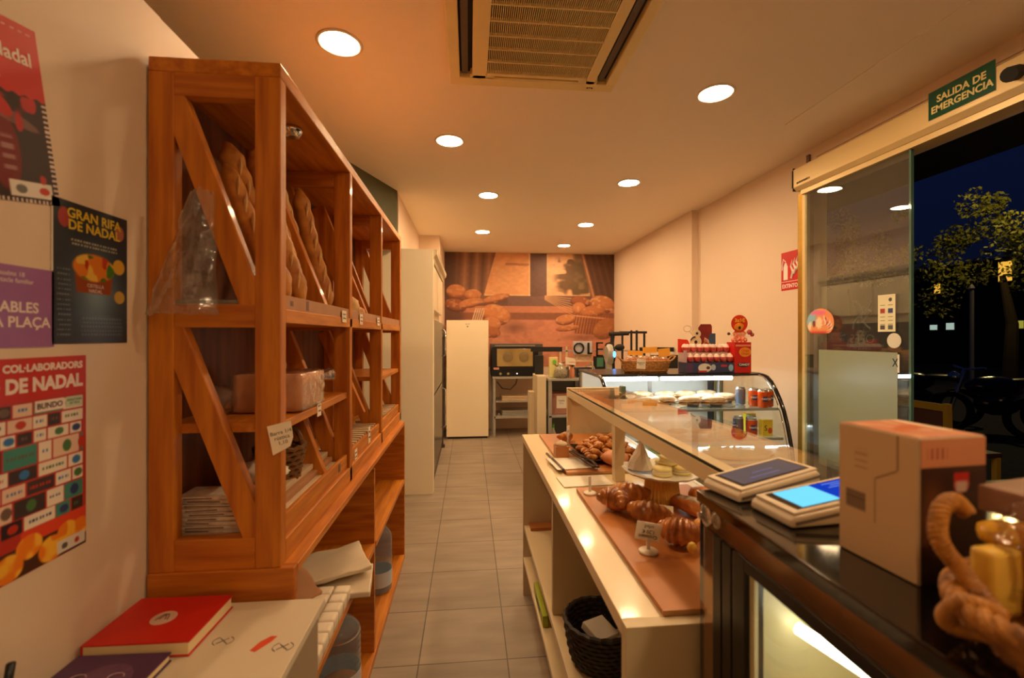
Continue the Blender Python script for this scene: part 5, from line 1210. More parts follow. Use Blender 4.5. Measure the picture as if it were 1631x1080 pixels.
b.add(Vv, Ff); fg = b.build('curved_glass', glass_mat('curved_pane', (0.94, 0.97, 0.96), 1.45, 0.0, 0.012, (0.7, 0.7, 0.7), 0.8), dc, smooth=True)
for x in (DX0+0.004, DX1-0.008):
    b = MB(); b.prism([(3.50, 0.66)]+[(3.50, 1.178)]+[(y+0.004, z-0.01) for y, z in arc], 'x', x, x+0.004); b.build('side_glass', glass, dc)
bk_ = mat('display_back', s(226, 226, 218), rough=0.2, coat=0.5)
MB().box(DX0+0.02, 1.45, 3.50, 3.508, 0.656, 1.178).build('rear_door', bk_, dc); MB().box(1.43, DX1-0.02, 3.512, 3.52, 0.656, 1.178).build('rear_door', bk_, dc)
MB().box(1.425, 1.455, 3.492, 3.50, 0.656, 1.178).build('door_handle', steel, dc)
for z, yf in ((0.975, 2.80), (0.790, 2.755)):
    MB().box(DX0+0.03, DX1-0.03 if z < .9 else DX1-0.03, yf, 3.40, z, z+0.008).build('glass_shelf', glass_mat('shelf_glass', (0.80, 0.88, 0.86), 1.5, 0.02, 0.10, (0.5, 0.55, 0.52)), dc)
    MB().box(DX0+0.03, DX1-0.03, yf-0.010, yf-0.0005, z-0.004, z+0.012).build('shelf_edge', mat('shelf_trim', s(176, 182, 176), rough=0.25, metal=0.4), dc)
for x in (DX1-0.16, DX1-0.115, ): MB().box(x, x+0.022, 3.35, 3.372, 0.656, 1.178).build('shelf_post', chrome, dc)
MB().box(DX1-0.19, DX1-0.165, 3.36, 3.39, 0.656, 1.178).build('dark_post', blackmatte, dc)
for x0_, x1_ in ((0.90, 1.30), (1.33, 1.845)):
    b = MB(); b.tube([(x0_, 3.03, 1.163), (x1_, 3.03, 1.163)], 0.0125, 14); b.build('lamp_tube', emit_mat('cool_tube', (0.92, 0.97, 1.0), 42.0), dc, smooth=True)
MB().box(0.885, 1.90, 3.02, 3.06, 1.1765, 1.1795).build('lamp_holder', greym, dc)
b = MB(); b.tube([(1.60, 3.02, 0.672), (2.0, 3.02, 0.672)], 0.009, 12); b.build('lamp_tube', _m['cool_tube'], dc, smooth=True)
text('maker_mark', 'docriluc', 0.02, greym, (1.18, 2.999, 1.188), (1, 0, 0), (0, 0, 1), dc)

# filled sandwiches on the top shelf
sw = thing('filled_roll', (0, 0, 0)); br_ = mat('roll_crust', s(226, 180, 120), rough=0.6, col2=s(196, 140, 80), scale=20)
b = MB(); b.blob((0, 0, 0.016), (0.080, 0.042, 0.014), 0.1, 3, u=26); b.build('lower_bread', br_, sw, smooth=True, local=True)
b = MB(); b.blob((0, 0, 0.032), (0.084, 0.046, 0.010), 0.5, 9, u=30); b.build('filling', mat('ham_filling', s(214, 150, 120), rough=0.5, col2=s(240, 220, 150), scale=30), sw, smooth=True, local=True)
b = MB(); b.blob((0, 0, 0.046), (0.082, 0.044, 0.022), 0.12, 3, seed=4, u=26, flat=0.3); b.build('upper_bread', mat('floury_top', s(238, 222, 190), rough=0.6, col2=s(216, 176, 124), scale=20), sw, smooth=True, local=True)
b = MB(); b.lathe(0, -0.035, [(0.0, 0.0), (0.036, 0.0005), (0.040, 0.018), (0.038, 0.0185), (0.034, 0.002)], 16); b.build('paper_wrap', mat('black_wrap', s(60, 52, 50), rough=0.3), sw, local=True)
srow = [(1.09, 3.07, 0.25), (1.19, 2.93, 0.1), (1.33, 2.99, -0.1), (1.495, 2.95, 0.12), (1.655, 2.93, -0.1), (1.66, 3.07, 0.1), (1.825, 3.09, -0.15), (0.97, 3.15, 0.1)]
brow = [(1.10, 3.24, 0.1), (1.27, 3.25, -0.1), (1.44, 3.23, 0.1), (1.61, 3.25, 0), (1.78, 3.26, 0.1)]
slab = ['filled roll behind the orange cards on the top display shelf', 'filled roll at the left beside the orange cards on the top shelf', 'filled roll with pale domed top, right of the orange cards', 'ham-coloured filled roll in the middle of the top shelf',
        'filled roll right of the middle one on the top shelf', 'large pale filled roll set slightly back on the top shelf', 'filled roll next to the cans on the top shelf', 'leftmost filled roll, half hidden by the counter case panel']
for i, (x, y, a) in enumerate(srow+brow):
    q = (x, y, 0.984)
    if i == 0: sw.location = q; sw.rotation_euler = (0, 0, a); o = sw
    else: o = clone(sw, q, a)
    tag(o, slab[i] if i < 8 else ['first from left', 'second from left', 'middle one', 'fourth from left', 'rightmost'][i-8]+' of the filled rolls in the back row of the top shelf', 'filled roll', 'filled rolls on the top display shelf')
for k, (x, y, lb) in enumerate(((1.035, 2.86, 'left orange price card on the top display shelf'), (1.145, 2.845, 'right orange price card on the top display shelf'))):
    b = MB(); b.box(-0.045, 0.045, -0.001, 0.001, 0, 0.034, Matrix.Translation((x, y, 0.9845)) @ Matrix.Rotation(-0.5, 4, 'X')); tag(b.build('price_card', orange), lb, 'price card')
# lower shelf goods
b0 = None
for k, (x, y, rx_, lb) in enumerate(((1.40, 2.93, 0.07, 'dark chocolate pastry left on the second display shelf'), (1.56, 2.91, 0.08, 'long brown nut bar on the second display shelf'), (1.70, 2.88, 0.06, 'golden flaky pastry near the cans on the second display shelf'))):
    b = MB(); b.blob((x, y, 0.816), (rx_, 0.035, 0.018), 0.3, 6, seed=k, flat=0.95); tag(b.build('pastry', choc if k == 0 else croi if k == 1 else crm, smooth=True), lb, 'pastry')
b = MB(); b.lathe(1.74, 2.79, [(0, 0.7985), (0.045, 0.7985), (0.055, 0.812), (0.052, 0.812), (0.044, 0.801), (0, 0.801)], 24); tag(b.build('red_dish', mat('red_dish', s(190, 60, 40), rough=0.4), smooth=True), 'small red dish beside the lower cans', 'dish')
# cans
can = thing('drink_can', (0, 0, 0))
MB().lathe(0, 0, [(0, 0.002), (0.024, 0.0), (0.033, 0.008), (0.033, 0.108)], 28).build('body', mat('orange_can', s(236, 96, 24), rough=0.25, metal=0.4), can, smooth=True, local=True)
MB().lathe(0, 0, [(0.0331, 0.107), (0.0262, 0.120), (0.0268, 0.1225), (0.024, 0.1225), (0.023, 0.119), (0, 0.119)], 28).build('lid', steel, can, smooth=True, local=True)
b = MB()
for a in range(7):
    a0 = -PI/2-0.55+a*0.157; b.add([(0.0333*math.cos(a0), 0.0333*math.sin(a0), 0.045), (0.0333*math.cos(a0+0.157), 0.0333*math.sin(a0+0.157), 0.045), (0.0333*math.cos(a0+0.157), 0.0333*math.sin(a0+0.157), 0.078), (0.0333*math.cos(a0), 0.0333*math.sin(a0), 0.078)], [(0, 1, 2, 3)])
b.build('label_patch', mat('navy_label', s(30, 44, 110), rough=0.3), can, local=True)
tx = text('can_lettering', 'FANTA', 0.019, paper, (0, -0.0342, 0.0615), (1, 0, 0), (0, 0, 1), None, thick=0.0003, bold=0.0004); tx.parent = can
cl_ = [((1.880, 2.95, 0.984), 'silver and blue can behind the orange cans on the top display shelf'), ((1.915, 2.868, 0.984), 'left orange can on the top display shelf'), ((1.900, 2.84-0.06+0.03, 0.984), ''), ((1.985, 2.835, 0.984), 'right orange can on the top display shelf')]
bl = mat('blue_can', s(150, 160, 190), rough=0.2, metal=0.7)
pos = [(1.922, 2.895, 0.984, 'left orange can of the three on the top display shelf', None), (1.935, 2.818, 0.984, 'front orange can with lettering on the top display shelf', None), (1.998, 2.86, 0.984, 'right orange can on the top display shelf beside the curved frame', None), (1.875, 2.975, 0.984, 'silver and blue can behind the orange cans on the top shelf', bl),
       (1.855, 2.815, 0.799, 'front orange can with lettering on the second display shelf', None), (1.80, 2.88, 0.799, 'blue and orange can left of the lettered can on the second shelf', bl), (1.905, 2.90, 0.799, 'reddish can between lettered can and yellow cartons on the second shelf', mat('red_can', s(170, 50, 36), rough=0.3, metal=0.4))]
for i, (x, y, z, lb, mm_) in enumerate(pos):
    if i == 0: can.location = (x, y, z); o = can; o.rotation_euler = (0, 0, -0.3)
    else: o = clone(can, (x, y, z), [-0.3, -0.05, 0.5, 1.2, -0.2, -1.3, 0.9][i])
    tag(o, lb, 'can', 'drink cans in the curved display')
    if mm_:
        for ch in kids(o):
            if ch.name.startswith('body'): ch.data = ch.data.copy(); ch.data.materials[0] = mm_
for k, (x, y, lb) in enumerate(((1.965, 2.835, 'front yellow juice carton on the second display shelf'), (1.935, 2.965, 'back yellow juice carton on the second display shelf'))):
    o = thing('juice_carton', (x, y, 0.799), lb, 'carton', 'yellow juice cartons')
    MB().box(-0.035, 0.035, -0.022, 0.022, 0, 0.105 if k == 0 else 0.125, bev=0.002).build('carton_body', mat('juice_yellow', s(240, 206, 40), rough=0.35), o, local=True)
    b = MB(); b.blob((0.016, -0.0225, 0.035), (0.015, 0.001, 0.02)); b.build('fruit_print', mat('fruit_red', s(220, 80, 40)), o, local=True, smooth=True)
    t_ = text('lettering', 'S', 0.05, ink, (-0.014, -0.0228, 0.05), (1, 0, 0), (0, 0, 1), None, thick=0.0003); t_.parent = o
# deck: gold tray with a lace doily, green box
dt = thing('gold_tray', (1.78, 2.86, 0.656), 'oval golden cardboard tray with a scalloped rim on the display deck', 'tray')
b = MB(); n = 72; b.lathe(0, 0, [(0, 0), (0.20, 0), (0.235, 0.012), (0.25, 0.028), (0.246, 0.030), (0.228, 0.016), (0.19, 0.006), (0, 0.006)], n, None, 1.0, 0.55)
for v in b.b.verts:
    a = math.atan2(v.co.y, v.co.x); r_ = math.hypot(v.co.x, v.co.y/0.55)
    if r_ > 0.22: v.co.z += 0.004*math.sin(a*24)
b.b.transform(Matrix.Translation((1.78, 2.862, 0.6565))); b.build('tray_body', mat('gold_card', s(236, 176, 90), rough=0.35, metal=0.3), dt, smooth=True)
o = thing('green_tub', (1.62, 2.98, 0.656), 'pale green tub at the left of the golden tray', 'tub')
MB().box(1.66, 1.73, 2.985, 3.005, 0.6565, 0.70, bev=0.004).build('body', mat('pale_green', s(196, 220, 120), rough=0.4), o)
b = MB(); b.blob((1.28, 2.98, 0.672), (0.10, 0.05, 0.015), 0.5, 9, flat=0.9); tag(b.build('salad_leaf', mat('leaf_green', s(90, 160, 50), rough=0.5, var=0.4, scale=30), smooth=True), 'bright green leaf garnish on the display deck', 'garnish')
b = MB(); b.lathe(1.28, 2.90, [(0, 0.6565), (0.07, 0.6565), (0.075, 0.667), (0, 0.667)], 24); tag(b.build('cream_tart', mat('pale_cake', s(240, 220, 150)), smooth=True), 'flat pale tart in front of the green garnish', 'tart')
b = MB(); b.blob((1.50, 2.93, 0.671), (0.06, 0.035, 0.015), 0.4, 8, flat=0.9); tag(b.build('cream_pastry', mat('pale_cake', s(240, 220, 150)), smooth=True), 'creamy yellow pastry left of the golden tray', 'pastry')

# ---- on top of the curved display
ZT2 = 1.1970
pb = thing('pastry_basket', (1.265, 3.12, ZT2), 'oval wicker basket of wrapped pastries on top of the display', 'basket')
b = MB()
for r in range(8):
    k = 0.155+0.02*(r/7); z = ZT2+0.008+r*0.0108
    b.tube([(1.265+(k+0.0025*(-1)**(j+r))*math.cos(2*PI*j/40), 3.15+0.55*(k+0.0025*(-1)**(j+r))*math.sin(2*PI*j/40), z) for j in range(40)], 0.0065, 6, closed=True)
b.lathe(1.265, 3.15, [(0, ZT2+0.001), (0.15, ZT2+0.001), (0.15, ZT2+0.006), (0, ZT2+0.006)], 30, None, 1, 1)
for v in b.b.verts:
    if v.co.z < ZT2+0.0065 and v.co.z > ZT2-0.01 and abs(v.co.z-ZT2-0.001) < 0.0051: v.co.y = 3.15+(v.co.y-3.15)*0.55
b.build('woven_body', mat('light_wicker', s(206, 150, 84), rough=0.6, col2=s(166, 108, 50), scale=60), pb)
for sg_ in (-1, 1):
    b = MB(); cxh = 1.265+sg_*0.195
    b.tube([(1.265+sg_*0.168, 3.12, ZT2+0.078), (cxh, 3.12, ZT2+0.098), (cxh+sg_*0.02, 3.13, ZT2+0.115), (cxh+sg_*0.005, 3.16, ZT2+0.115), (1.265+sg_*0.168, 3.17, ZT2+0.08)], 0.006, 8); b.build('handle', _m['light_wicker'], pb)
for k in range(7):
    x = 1.145+0.040*k; y = 3.12+0.04*(k % 2); o = thing('wrapped_pastry', (x, y, ZT2+0.05), ['wrapped brown pastry at the left end of the wicker basket', 'second wrapped brown pastry from the left in the wicker basket', 'third wrapped brown pastry from the left in the wicker basket', 'wrapped brown pastry in the middle of the wicker basket', 'fifth wrapped brown pastry from the left in the wicker basket', 'sixth wrapped brown pastry from the left in the wicker basket', 'wrapped brown pastry at the right end of the wicker basket'][k], 'pastry', 'wrapped pastries in the basket')
    b = MB(); b.blob((x, y, ZT2+0.085), (0.03, 0.04, 0.028), 0.15, 3, seed=k); b.build('bun', mat('brown_bun', s(206, 120, 56), rough=0.4, var=0.3, scale=20), o, smooth=True)
    b = MB(); b.blob((x, y, ZT2+0.087), (0.034, 0.045, 0.033), 0.2, 8, seed=k); b.build('clear_wrap', film, o, smooth=True)
for k, (x0_, x1_, z0_, z1_, rz, lb) in enumerate(((1.150, 1.262, 1.318, 1.352, 0.05, 'left yellow-orange card sticking out of the wicker basket'), (1.265, 1.375, 1.335, 1.378, -0.05, 'middle orange card, highest in the wicker basket'), (1.385, 1.475, 1.308, 1.368, -0.10, 'right orange card sticking out of the wicker basket'))):
    cc = thing('orange_card', ((x0_+x1_)/2, 3.2, z0_), lb, 'card', 'orange cards in the wicker basket')
    b = MB(); b.box(-(x1_-x0_)/2, (x1_-x0_)/2, -0.001, 0.001, 0, z1_-z0_, Matrix.Translation(((x0_+x1_)/2, 3.2, z0_)) @ Matrix.Rotation(rz, 4, 'Y')); b.build('card', mat('amber_card', s(250, 184, 70), rough=0.5), cc)
    MB().box((x0_+x1_)/2-0.003, (x0_+x1_)/2+0.003, 3.199, 3.201, ZT2+0.075, z0_).build('stick', cardpale, cc)
o = thing('basket_label', (1.183, 3.03, ZT2), 'small white handwritten label in front of the wicker basket', 'label')
b = MB(); b.box(-0.032, 0.032, -0.0008, 0.0008, 0, 0.068, Matrix.Translation((1.183, 3.028, 1.232)) @ Matrix.Rotation(0.06, 4, 'Y')); b.build('card', tagp, o)
b = MB(); b.tube([(1.183, 3.03, ZT2+0.0005), (1.183, 3.03, 1.24)], 0.002, 6); b.build('stick', greym, o)
text('handwriting', 'Magdalenes\n2,50 €', 0.012, ink, (1.184, 3.0265, 1.268), (1, 0, 0), (0, 0, 1), o, thick=0.0002)

# egg display box (plain stand-in art)
eb = thing('egg_display_box', (1.68, 3.08, ZT2), 'colourful card display box stacked with wrapped eggs on the display top', 'display box')
def boxart(u, v):
    c = [np.full(u.shape, q) for q in (0.22, 0.24, 0.38)]
    c = mixc(c, (60, 70, 110), vnoise(u, v, 6, 2)*0.7); c = mixc(c, (236, 226, 214), ell(u, v, 0.38, 0.5, 0.14, 0.45)[0]); c = mixc(c, (90, 50, 40), ell(u, v, 0.45, 0.5, 0.04, 0.15)[0])
    c = mixc(c, (210, 50, 50), rect(u, v, 0.24, 0.42, 0.05, 0.22)); c = mixc(c, (190, 200, 210), ell(u, v, 0.56, 0.55, 0.05, 0.3)[0]); c = mixc(c, (190, 50, 60), rect(u, v, 0.72, 0.85, 0.6, 0.8))
    c = mixc(c, (150, 190, 220), ell(u, v, 0.93, 0.5, 0.05, 0.35)[0]); c = mixc(c, (120, 60, 90), rect(u, v, 0, 0.13, 0, 1, 0.02)*0.6)
    return c
MB().box(1.515, 1.868, 3.035, 3.16, ZT2+0.0005, ZT2+0.075, bev=0.002).build('box_body', mat('navy_card', s(58, 62, 96), rough=0.5), eb)
picture('printed_front', (1.516, 3.034, ZT2+0.003), (1, 0, 0), (0, 0, 1), 0.351, 0.070, 110, 24, boxart, eb)
MB().box(1.515, 1.868, 3.075, 3.16, ZT2+0.0755, ZT2+0.143).build('step', mat('pale_step', s(206, 176, 170), rough=0.5), eb)
MB().box(1.515, 1.522, 3.04, 3.075, ZT2+0.0755, ZT2+0.16).build('side_card', mat('pink_side', s(196, 160, 170)), eb)
b = MB(); b.prism([(1.512, 1.34), (1.60, 1.34), (1.60, 1.405), (1.585, 1.432), (1.512, 1.438)], 'y', 3.158, 3.161); b.build('red_card', mat('bright_red', s(226, 50, 30)), eb)
b = MB(); b.cyl(0, 0, 0, 0.003, 0.044, 30); b.b.transform(Matrix.Translation((1.645, 3.156, 1.418)) @ Matrix.Rotation(PI/2, 4, 'X')); b.build('round_cutout', mat('cream_cut', s(236, 216, 180)), eb)
b = MB(); b.cyl(0, 0, 0, 0.003, 0.030, 30); b.b.transform(Matrix.Translation((1.652, 3.152, 1.475)) @ Matrix.Rotation(PI/2, 4, 'X')); b.build('round_cutout', mat('cream_cut', s(236, 216, 180)), eb)
b = MB(); b.blob((1.645, 3.151, 1.415), (0.012, 0.003, 0.012)); b.build('brown_spot', choc, eb, smooth=True)
b = MB(); b.blob((1.652, 3.147, 1.478), (0.010, 0.003, 0.009)); b.build('brown_spot', choc, eb, smooth=True)
b = MB(); b.tube([(1.610+0.035*math.cos(a)+0.03, 3.150, 1.418+0.034*math.sin(a)) for a in [PI*0.5+0.13*i for i in range(11)]], 0.005, 6); b.build('dark_swirl', choc, eb)
b = MB(); b.prism([(1.672, 1.34), (1.775, 1.34), (1.775, 1.53), (1.765, 1.546), (1.69, 1.546), (1.672, 1.52)], 'y', 3.164, 3.168); b.build('maroon_card', mat('maroon', s(140, 44, 40), var=0.2, scale=20), eb)
b = MB(); b.prism([(1.735, 1.34), (1.80, 1.34), (1.80, 1.478), (1.76, 1.478), (1.735, 1.40)], 'y', 3.160, 3.163); b.build('blue_card', mat('steel_blue', s(70, 96, 130), var=0.2, scale=30), eb)
b = MB(); b.prism([(1.695, 1.35), (1.76, 1.35), (1.745, 1.43), (1.715, 1.45)], 'y', 3.155, 3.158); b.build('patterned_card', mat('cream_red', s(226, 196, 170), col2=s(170, 50, 40), scale=50), eb)
b = MB(); b.tube([(1.585+0.028*math.cos(a), 3.162, 1.512+0.022*math.sin(a)) for a in [2*PI*i/20 for i in range(20)]], 0.0022, 6, closed=True); b.tube([(1.60, 3.162, 1.493), (1.62, 3.16, 1.47)], 0.002, 6); b.build('clear_bubble', mat('bubble_edge', s(200, 180, 150)), eb)
eg = thing('wrapped_egg', (0, 0, 0)); er = mat('egg_foil', s(226, 110, 96), rough=0.25, col2=s(190, 46, 50), scale=30, coat=0.4)
b = MB(); b.lathe(0, 0, [(0.023*math.sin(a), 0.030-0.030*math.cos(a)*(1 if a < PI/2 else 1.0)) for a in [PI*i/14 for i in range(15)]], 20); b.build('lower_foil', er, eg, smooth=True, local=True)
b = MB(); b.lathe(0, 0, [(0.0215*math.sin(a), 0.0305-0.0305*math.cos(a)) for a in [PI*0.55+PI*0.45*i/8 for i in range(9)]], 20)
for v in b.b.verts: v.co.x *= 1.06; v.co.y *= 1.06; v.co.z += 0.0006
b.build('pale_cap', mat('egg_white', s(244, 214, 200), rough=0.3), eg, smooth=True, local=True)
first = True
for row, (z, yy, nm) in enumerate(((ZT2+0.076, 3.052, 'lower'), (ZT2+0.1435, 3.10, 'upper'))):
    for k in range(7):
        q = (1.553+k*0.0485, yy, z)
        if first: eg.location = q; o = eg; first = False
        else: o = clone(eg, q, rr.uniform(0, 6))
        tag(o, 'foil wrapped egg, %s from the left in the %s front row of the display box' % (['first', 'second', 'third', 'fourth', 'fifth', 'sixth', 'seventh'][k], nm), 'egg', 'foil wrapped eggs in the display box')
for k in range(7):
    o = clone(eg, (1.553+k*0.0485, 3.14, ZT2+0.144)); tag(o, 'foil wrapped egg in the rearmost row of the display box, %s from left' % ['first', 'second', 'third', 'fourth', 'fifth', 'sixth', 'last'][k], 'egg', 'foil wrapped eggs in the display box')
for i in range(0): pass
# lollipop box
lb_ = thing('lollipop_box', (1.93, 3.08, ZT2), 'red lollipop dispenser box with a round 3x1€ sign on top', 'display box')
redp = mat('lolli_red', s(214, 36, 26), rough=0.4, var=0.12, scale=12)
MB().box(1.868, 1.992, 3.03, 3.13, ZT2+0.0005, 1.415, bev=0.003).build('box_body', redp, lb_)
MB().box(1.874, 1.986, 3.028, 3.0295, 1.385, 1.398).build('pale_band', mat('pale_band', s(240, 150, 110)), lb_)
b = MB(); b.cyl(0, 0, 0, 0.0012, 0.045, 26); b.b.transform(Matrix.Translation((1.945, 3.0295, 1.345)) @ Matrix.Rotation(PI/2, 4, 'X') @ Matrix.Scale(0.75, 4, (0, 1, 0))); b.build('yellow_roundel', mat('roundel_yellow', s(240, 150, 40), rough=0.4), lb_)
text('lettering', 'Chupa\nChups', 0.022, redp, (1.945, 3.0275, 1.345), (1, 0, 0), (0, 0, 1), lb_, thick=0.0003)
b = MB(); b.blob((1.935, 3.029, 1.255), (0.045, 0.0015, 0.016)); b.build('dark_swoosh', mat('swoosh_dark', s(50, 40, 60)), lb_, smooth=True)
text('lettering', 'CANDY', 0.022, paper, (1.938, 3.0265, 1.256), (1, 0, 0), (0, 0, 1), lb_, thick=0.0003, bold=0.0005)
b = MB()
for k in range(7): b.blob((1.885+0.015*k, 3.075, 1.430+0.012*(k % 2)), (0.014, 0.012, 0.014), 0.3, 8, seed=k)
b.build('ruffled_rim', mat('ruffle', s(236, 70, 40), rough=0.4, col2=s(250, 190, 150), scale=60), lb_, smooth=True)
b = MB(); b.prism([(1.90, 1.44), (1.965, 1.44), (1.985, 1.48), (1.96, 1.50), (1.90, 1.50), (1.88, 1.478)], 'y', 3.074, 3.077); b.build('neck_card', mat('red_cream', s(230, 60, 40), col2=s(246, 200, 160), scale=40), lb_)
b = MB(); b.cyl(0, 0, 0, 0.003, 0.062, 36); b.b.transform(Matrix.Translation((1.930, 3.074, 1.548)) @ Matrix.Rotation(PI/2, 4, 'X')); b.build('round_sign', mat('sign_orange_red', s(226, 56, 20), rough=0.4), lb_)
b = MB(); b.blob((1.925, 3.069, 1.525), (0.036, 0.0015, 0.026), 0.3, 4); b.build('yellow_shape', mat('roundel_yellow', s(240, 150, 40)), lb_, smooth=True)
b = MB(); b.blob((1.928, 3.0665, 1.518), (0.010, 0.0012, 0.012)); b.build('dark_shape', choc, lb_, smooth=True)
text('lettering', '3x1€', 0.036, mat('price_yellow', s(250, 190, 60), rough=0.4), (1.932, 3.0695, 1.570), (1, 0, 0), (0, 0, 1), lb_, thick=0.0004, bold=0.0014)
for k, (x, z, r_, x2, z2, mm_) in enumerate(((1.842, 1.475, 0.0105, 1.89, 1.455, choc), (1.998, 1.487, 0.018, 1.965, 1.455, mat('berry', s(190, 80, 80), rough=0.3)), (2.018, 1.468, 0.014, 1.97, 1.45, _m['berry']))):
    L_ = thing('lollipop', (x, 3.06, z), ['small dark lollipop sticking out on the left of the red box', 'pinkish lollipop, higher of two on the right of the red box', 'pinkish lollipop, lower of two on the right of the red box'][k], 'lollipop', 'lollipops on the red dispenser')
    b = MB(); b.blob((x, 3.06, z), (r_,)*3); b.build('ball', mm_, L_, smooth=True)
    b = MB(); b.tube([(x, 3.06, z), (x2, 3.068, z2)], 0.002, 6); b.build('stick', paper, L_)

# ============================================================ BLACK COOLER COUNTER, front right
bc = thing('black_cooler', (0.8, 0.1, 0), 'glossy black glass-fronted cooler counter with a lit interior', 'cooler')
BX0, BX1, BY0, BY1, BZ = 0.430, 1.15, -0.9, 0.812, 1.170
MB().box(BX0-0.004, BX1, BY0, BY1+0.004, 1.150, BZ, bev=0.003).build('top_slab', blackg, bc)
mir = mat('reflected_brown_band', s(150, 116, 84), rough=0.10, metal=0.7)  # glossy black panels; brown of their reflections put into the base colour
MB().box(BX0+0.002, BX0+0.02, BY0, BY1, 1.112, 1.149).build('glossy_band', mir, bc)
MB().box(BX0+0.002, BX1, BY1-0.016, BY1, 0.0, 1.149).build('end_panel', blackg, bc)
MB().box(BX0, BX0+0.03, 0.762, BY1-0.017, 0.0, 1.111, bev=0.002).build('corner_panel', mir, bc)
for (a, b_) in ((0.735, 0.761), (0.705, 0.731), (0.668, 0.701)):
    MB().box(BX0-0.002, BX0+0.03, a, b_, 0.05, 1.111, bev=0.002).build('door_stile', black, bc)
MB().box(BX0-0.002, BX0+0.03, BY0+0.05, 0.667, 1.092, 1.111, bev=0.001).build('door_rail', black, bc)
MB().box(BX0+0.004, BX0+0.008, BY0+0.05, 0.667, 0.10, 1.091).build('door_glass', glass_mat('cooler_glass', (0.96, 0.97, 0.94), 1.4, 0.0, 0.01, (0.7, 0.7, 0.6), 0.8), bc)
MB().box(BX0+0.006, BX0+0.012, 0.655, 0.667, 0.10, 1.091).build('pale_gasket', mat('pale_gasket', s(226, 216, 180)), bc)
inn = mat('cooler_liner', s(232, 220, 176), rough=0.4)
MB().box(BX0+0.035, 1.10, 0.680, 0.700, 0.06, 1.10).build('liner_wall', inn, bc)
MB().box(1.09, 1.10, BY0+0.02, 0.679, 0.06, 1.10).build('liner_wall', inn, bc)
MB().box(BX0+0.035, 1.089, BY0+0.02, 0.679, 0.05, 0.06).build('liner_floor', inn, bc)
MB().box(BX0+0.035, 1.10, BY0+0.02, 0.679, 1.101, 1.110).build('liner_roof', inn, bc)
MB().box(BX0, BX1, BY0, BY0+0.018, 0, 1.149).build('end_panel', blackg, bc); MB().box(1.101, BX1, BY0+0.02, BY1-0.018, 0, 1.149).build('back_panel', blackg, bc)
MB().box(BX0, 1.10, BY0+0.02, BY1-0.018, 0.0, 0.045).build('base', black, bc)
MB().box(0.50, 1.08, BY0+0.05, 0.67, 0.875, 0.882).build('inner_shelf', mat('liner_glass_shelf', s(236, 226, 190), rough=0.25), bc)
MB().box(0.485, 0.499, BY0+0.05, 0.67, 0.868, 0.892).build('inner_shelf_lip', paper, bc)
b = MB(); b.tube([(0.515, 0.665, 1.0), (0.66, 0.13, 1.0)], 0.009, 12); b.build('lamp_tube', emit_mat('warm_tube', (1.0, 0.93, 0.70), 9.0), bc, smooth=True)
b = MB(); b.tube([(0.553, 0.60, 1.0), (0.69, 0.13, 1.0)], 0.008, 6); b.build('lamp_bracket', black, bc)
for k, (y, z, lb) in enumerate(((0.782, 1.135, 'clear round suction hook on the black cooler corner'), (0.748, 1.139, 'second clear round suction hook on the black cooler corner'))):
    b = MB(); b.lathe(0, 0, [(0, 0.0), (0.018, 0), (0.019, 0.002), (0.013, 0.005), (0.006, 0.008), (0.006, 0.014), (0, 0.014)], 28); b.b.transform(Matrix.Translation((BX0-0.0025, y, z)) @ Matrix.Rotation(-PI/2, 4, 'Y') @ Matrix.Scale(1-0.25*k, 4))
    tag(b.build('suction_hook', glass_mat('clear_plastic', (0.85, 0.85, 0.82), 1.5, 0.05, 0.12, (0.6, 0.55, 0.45), 1.5), smooth=True), lb, 'hook')

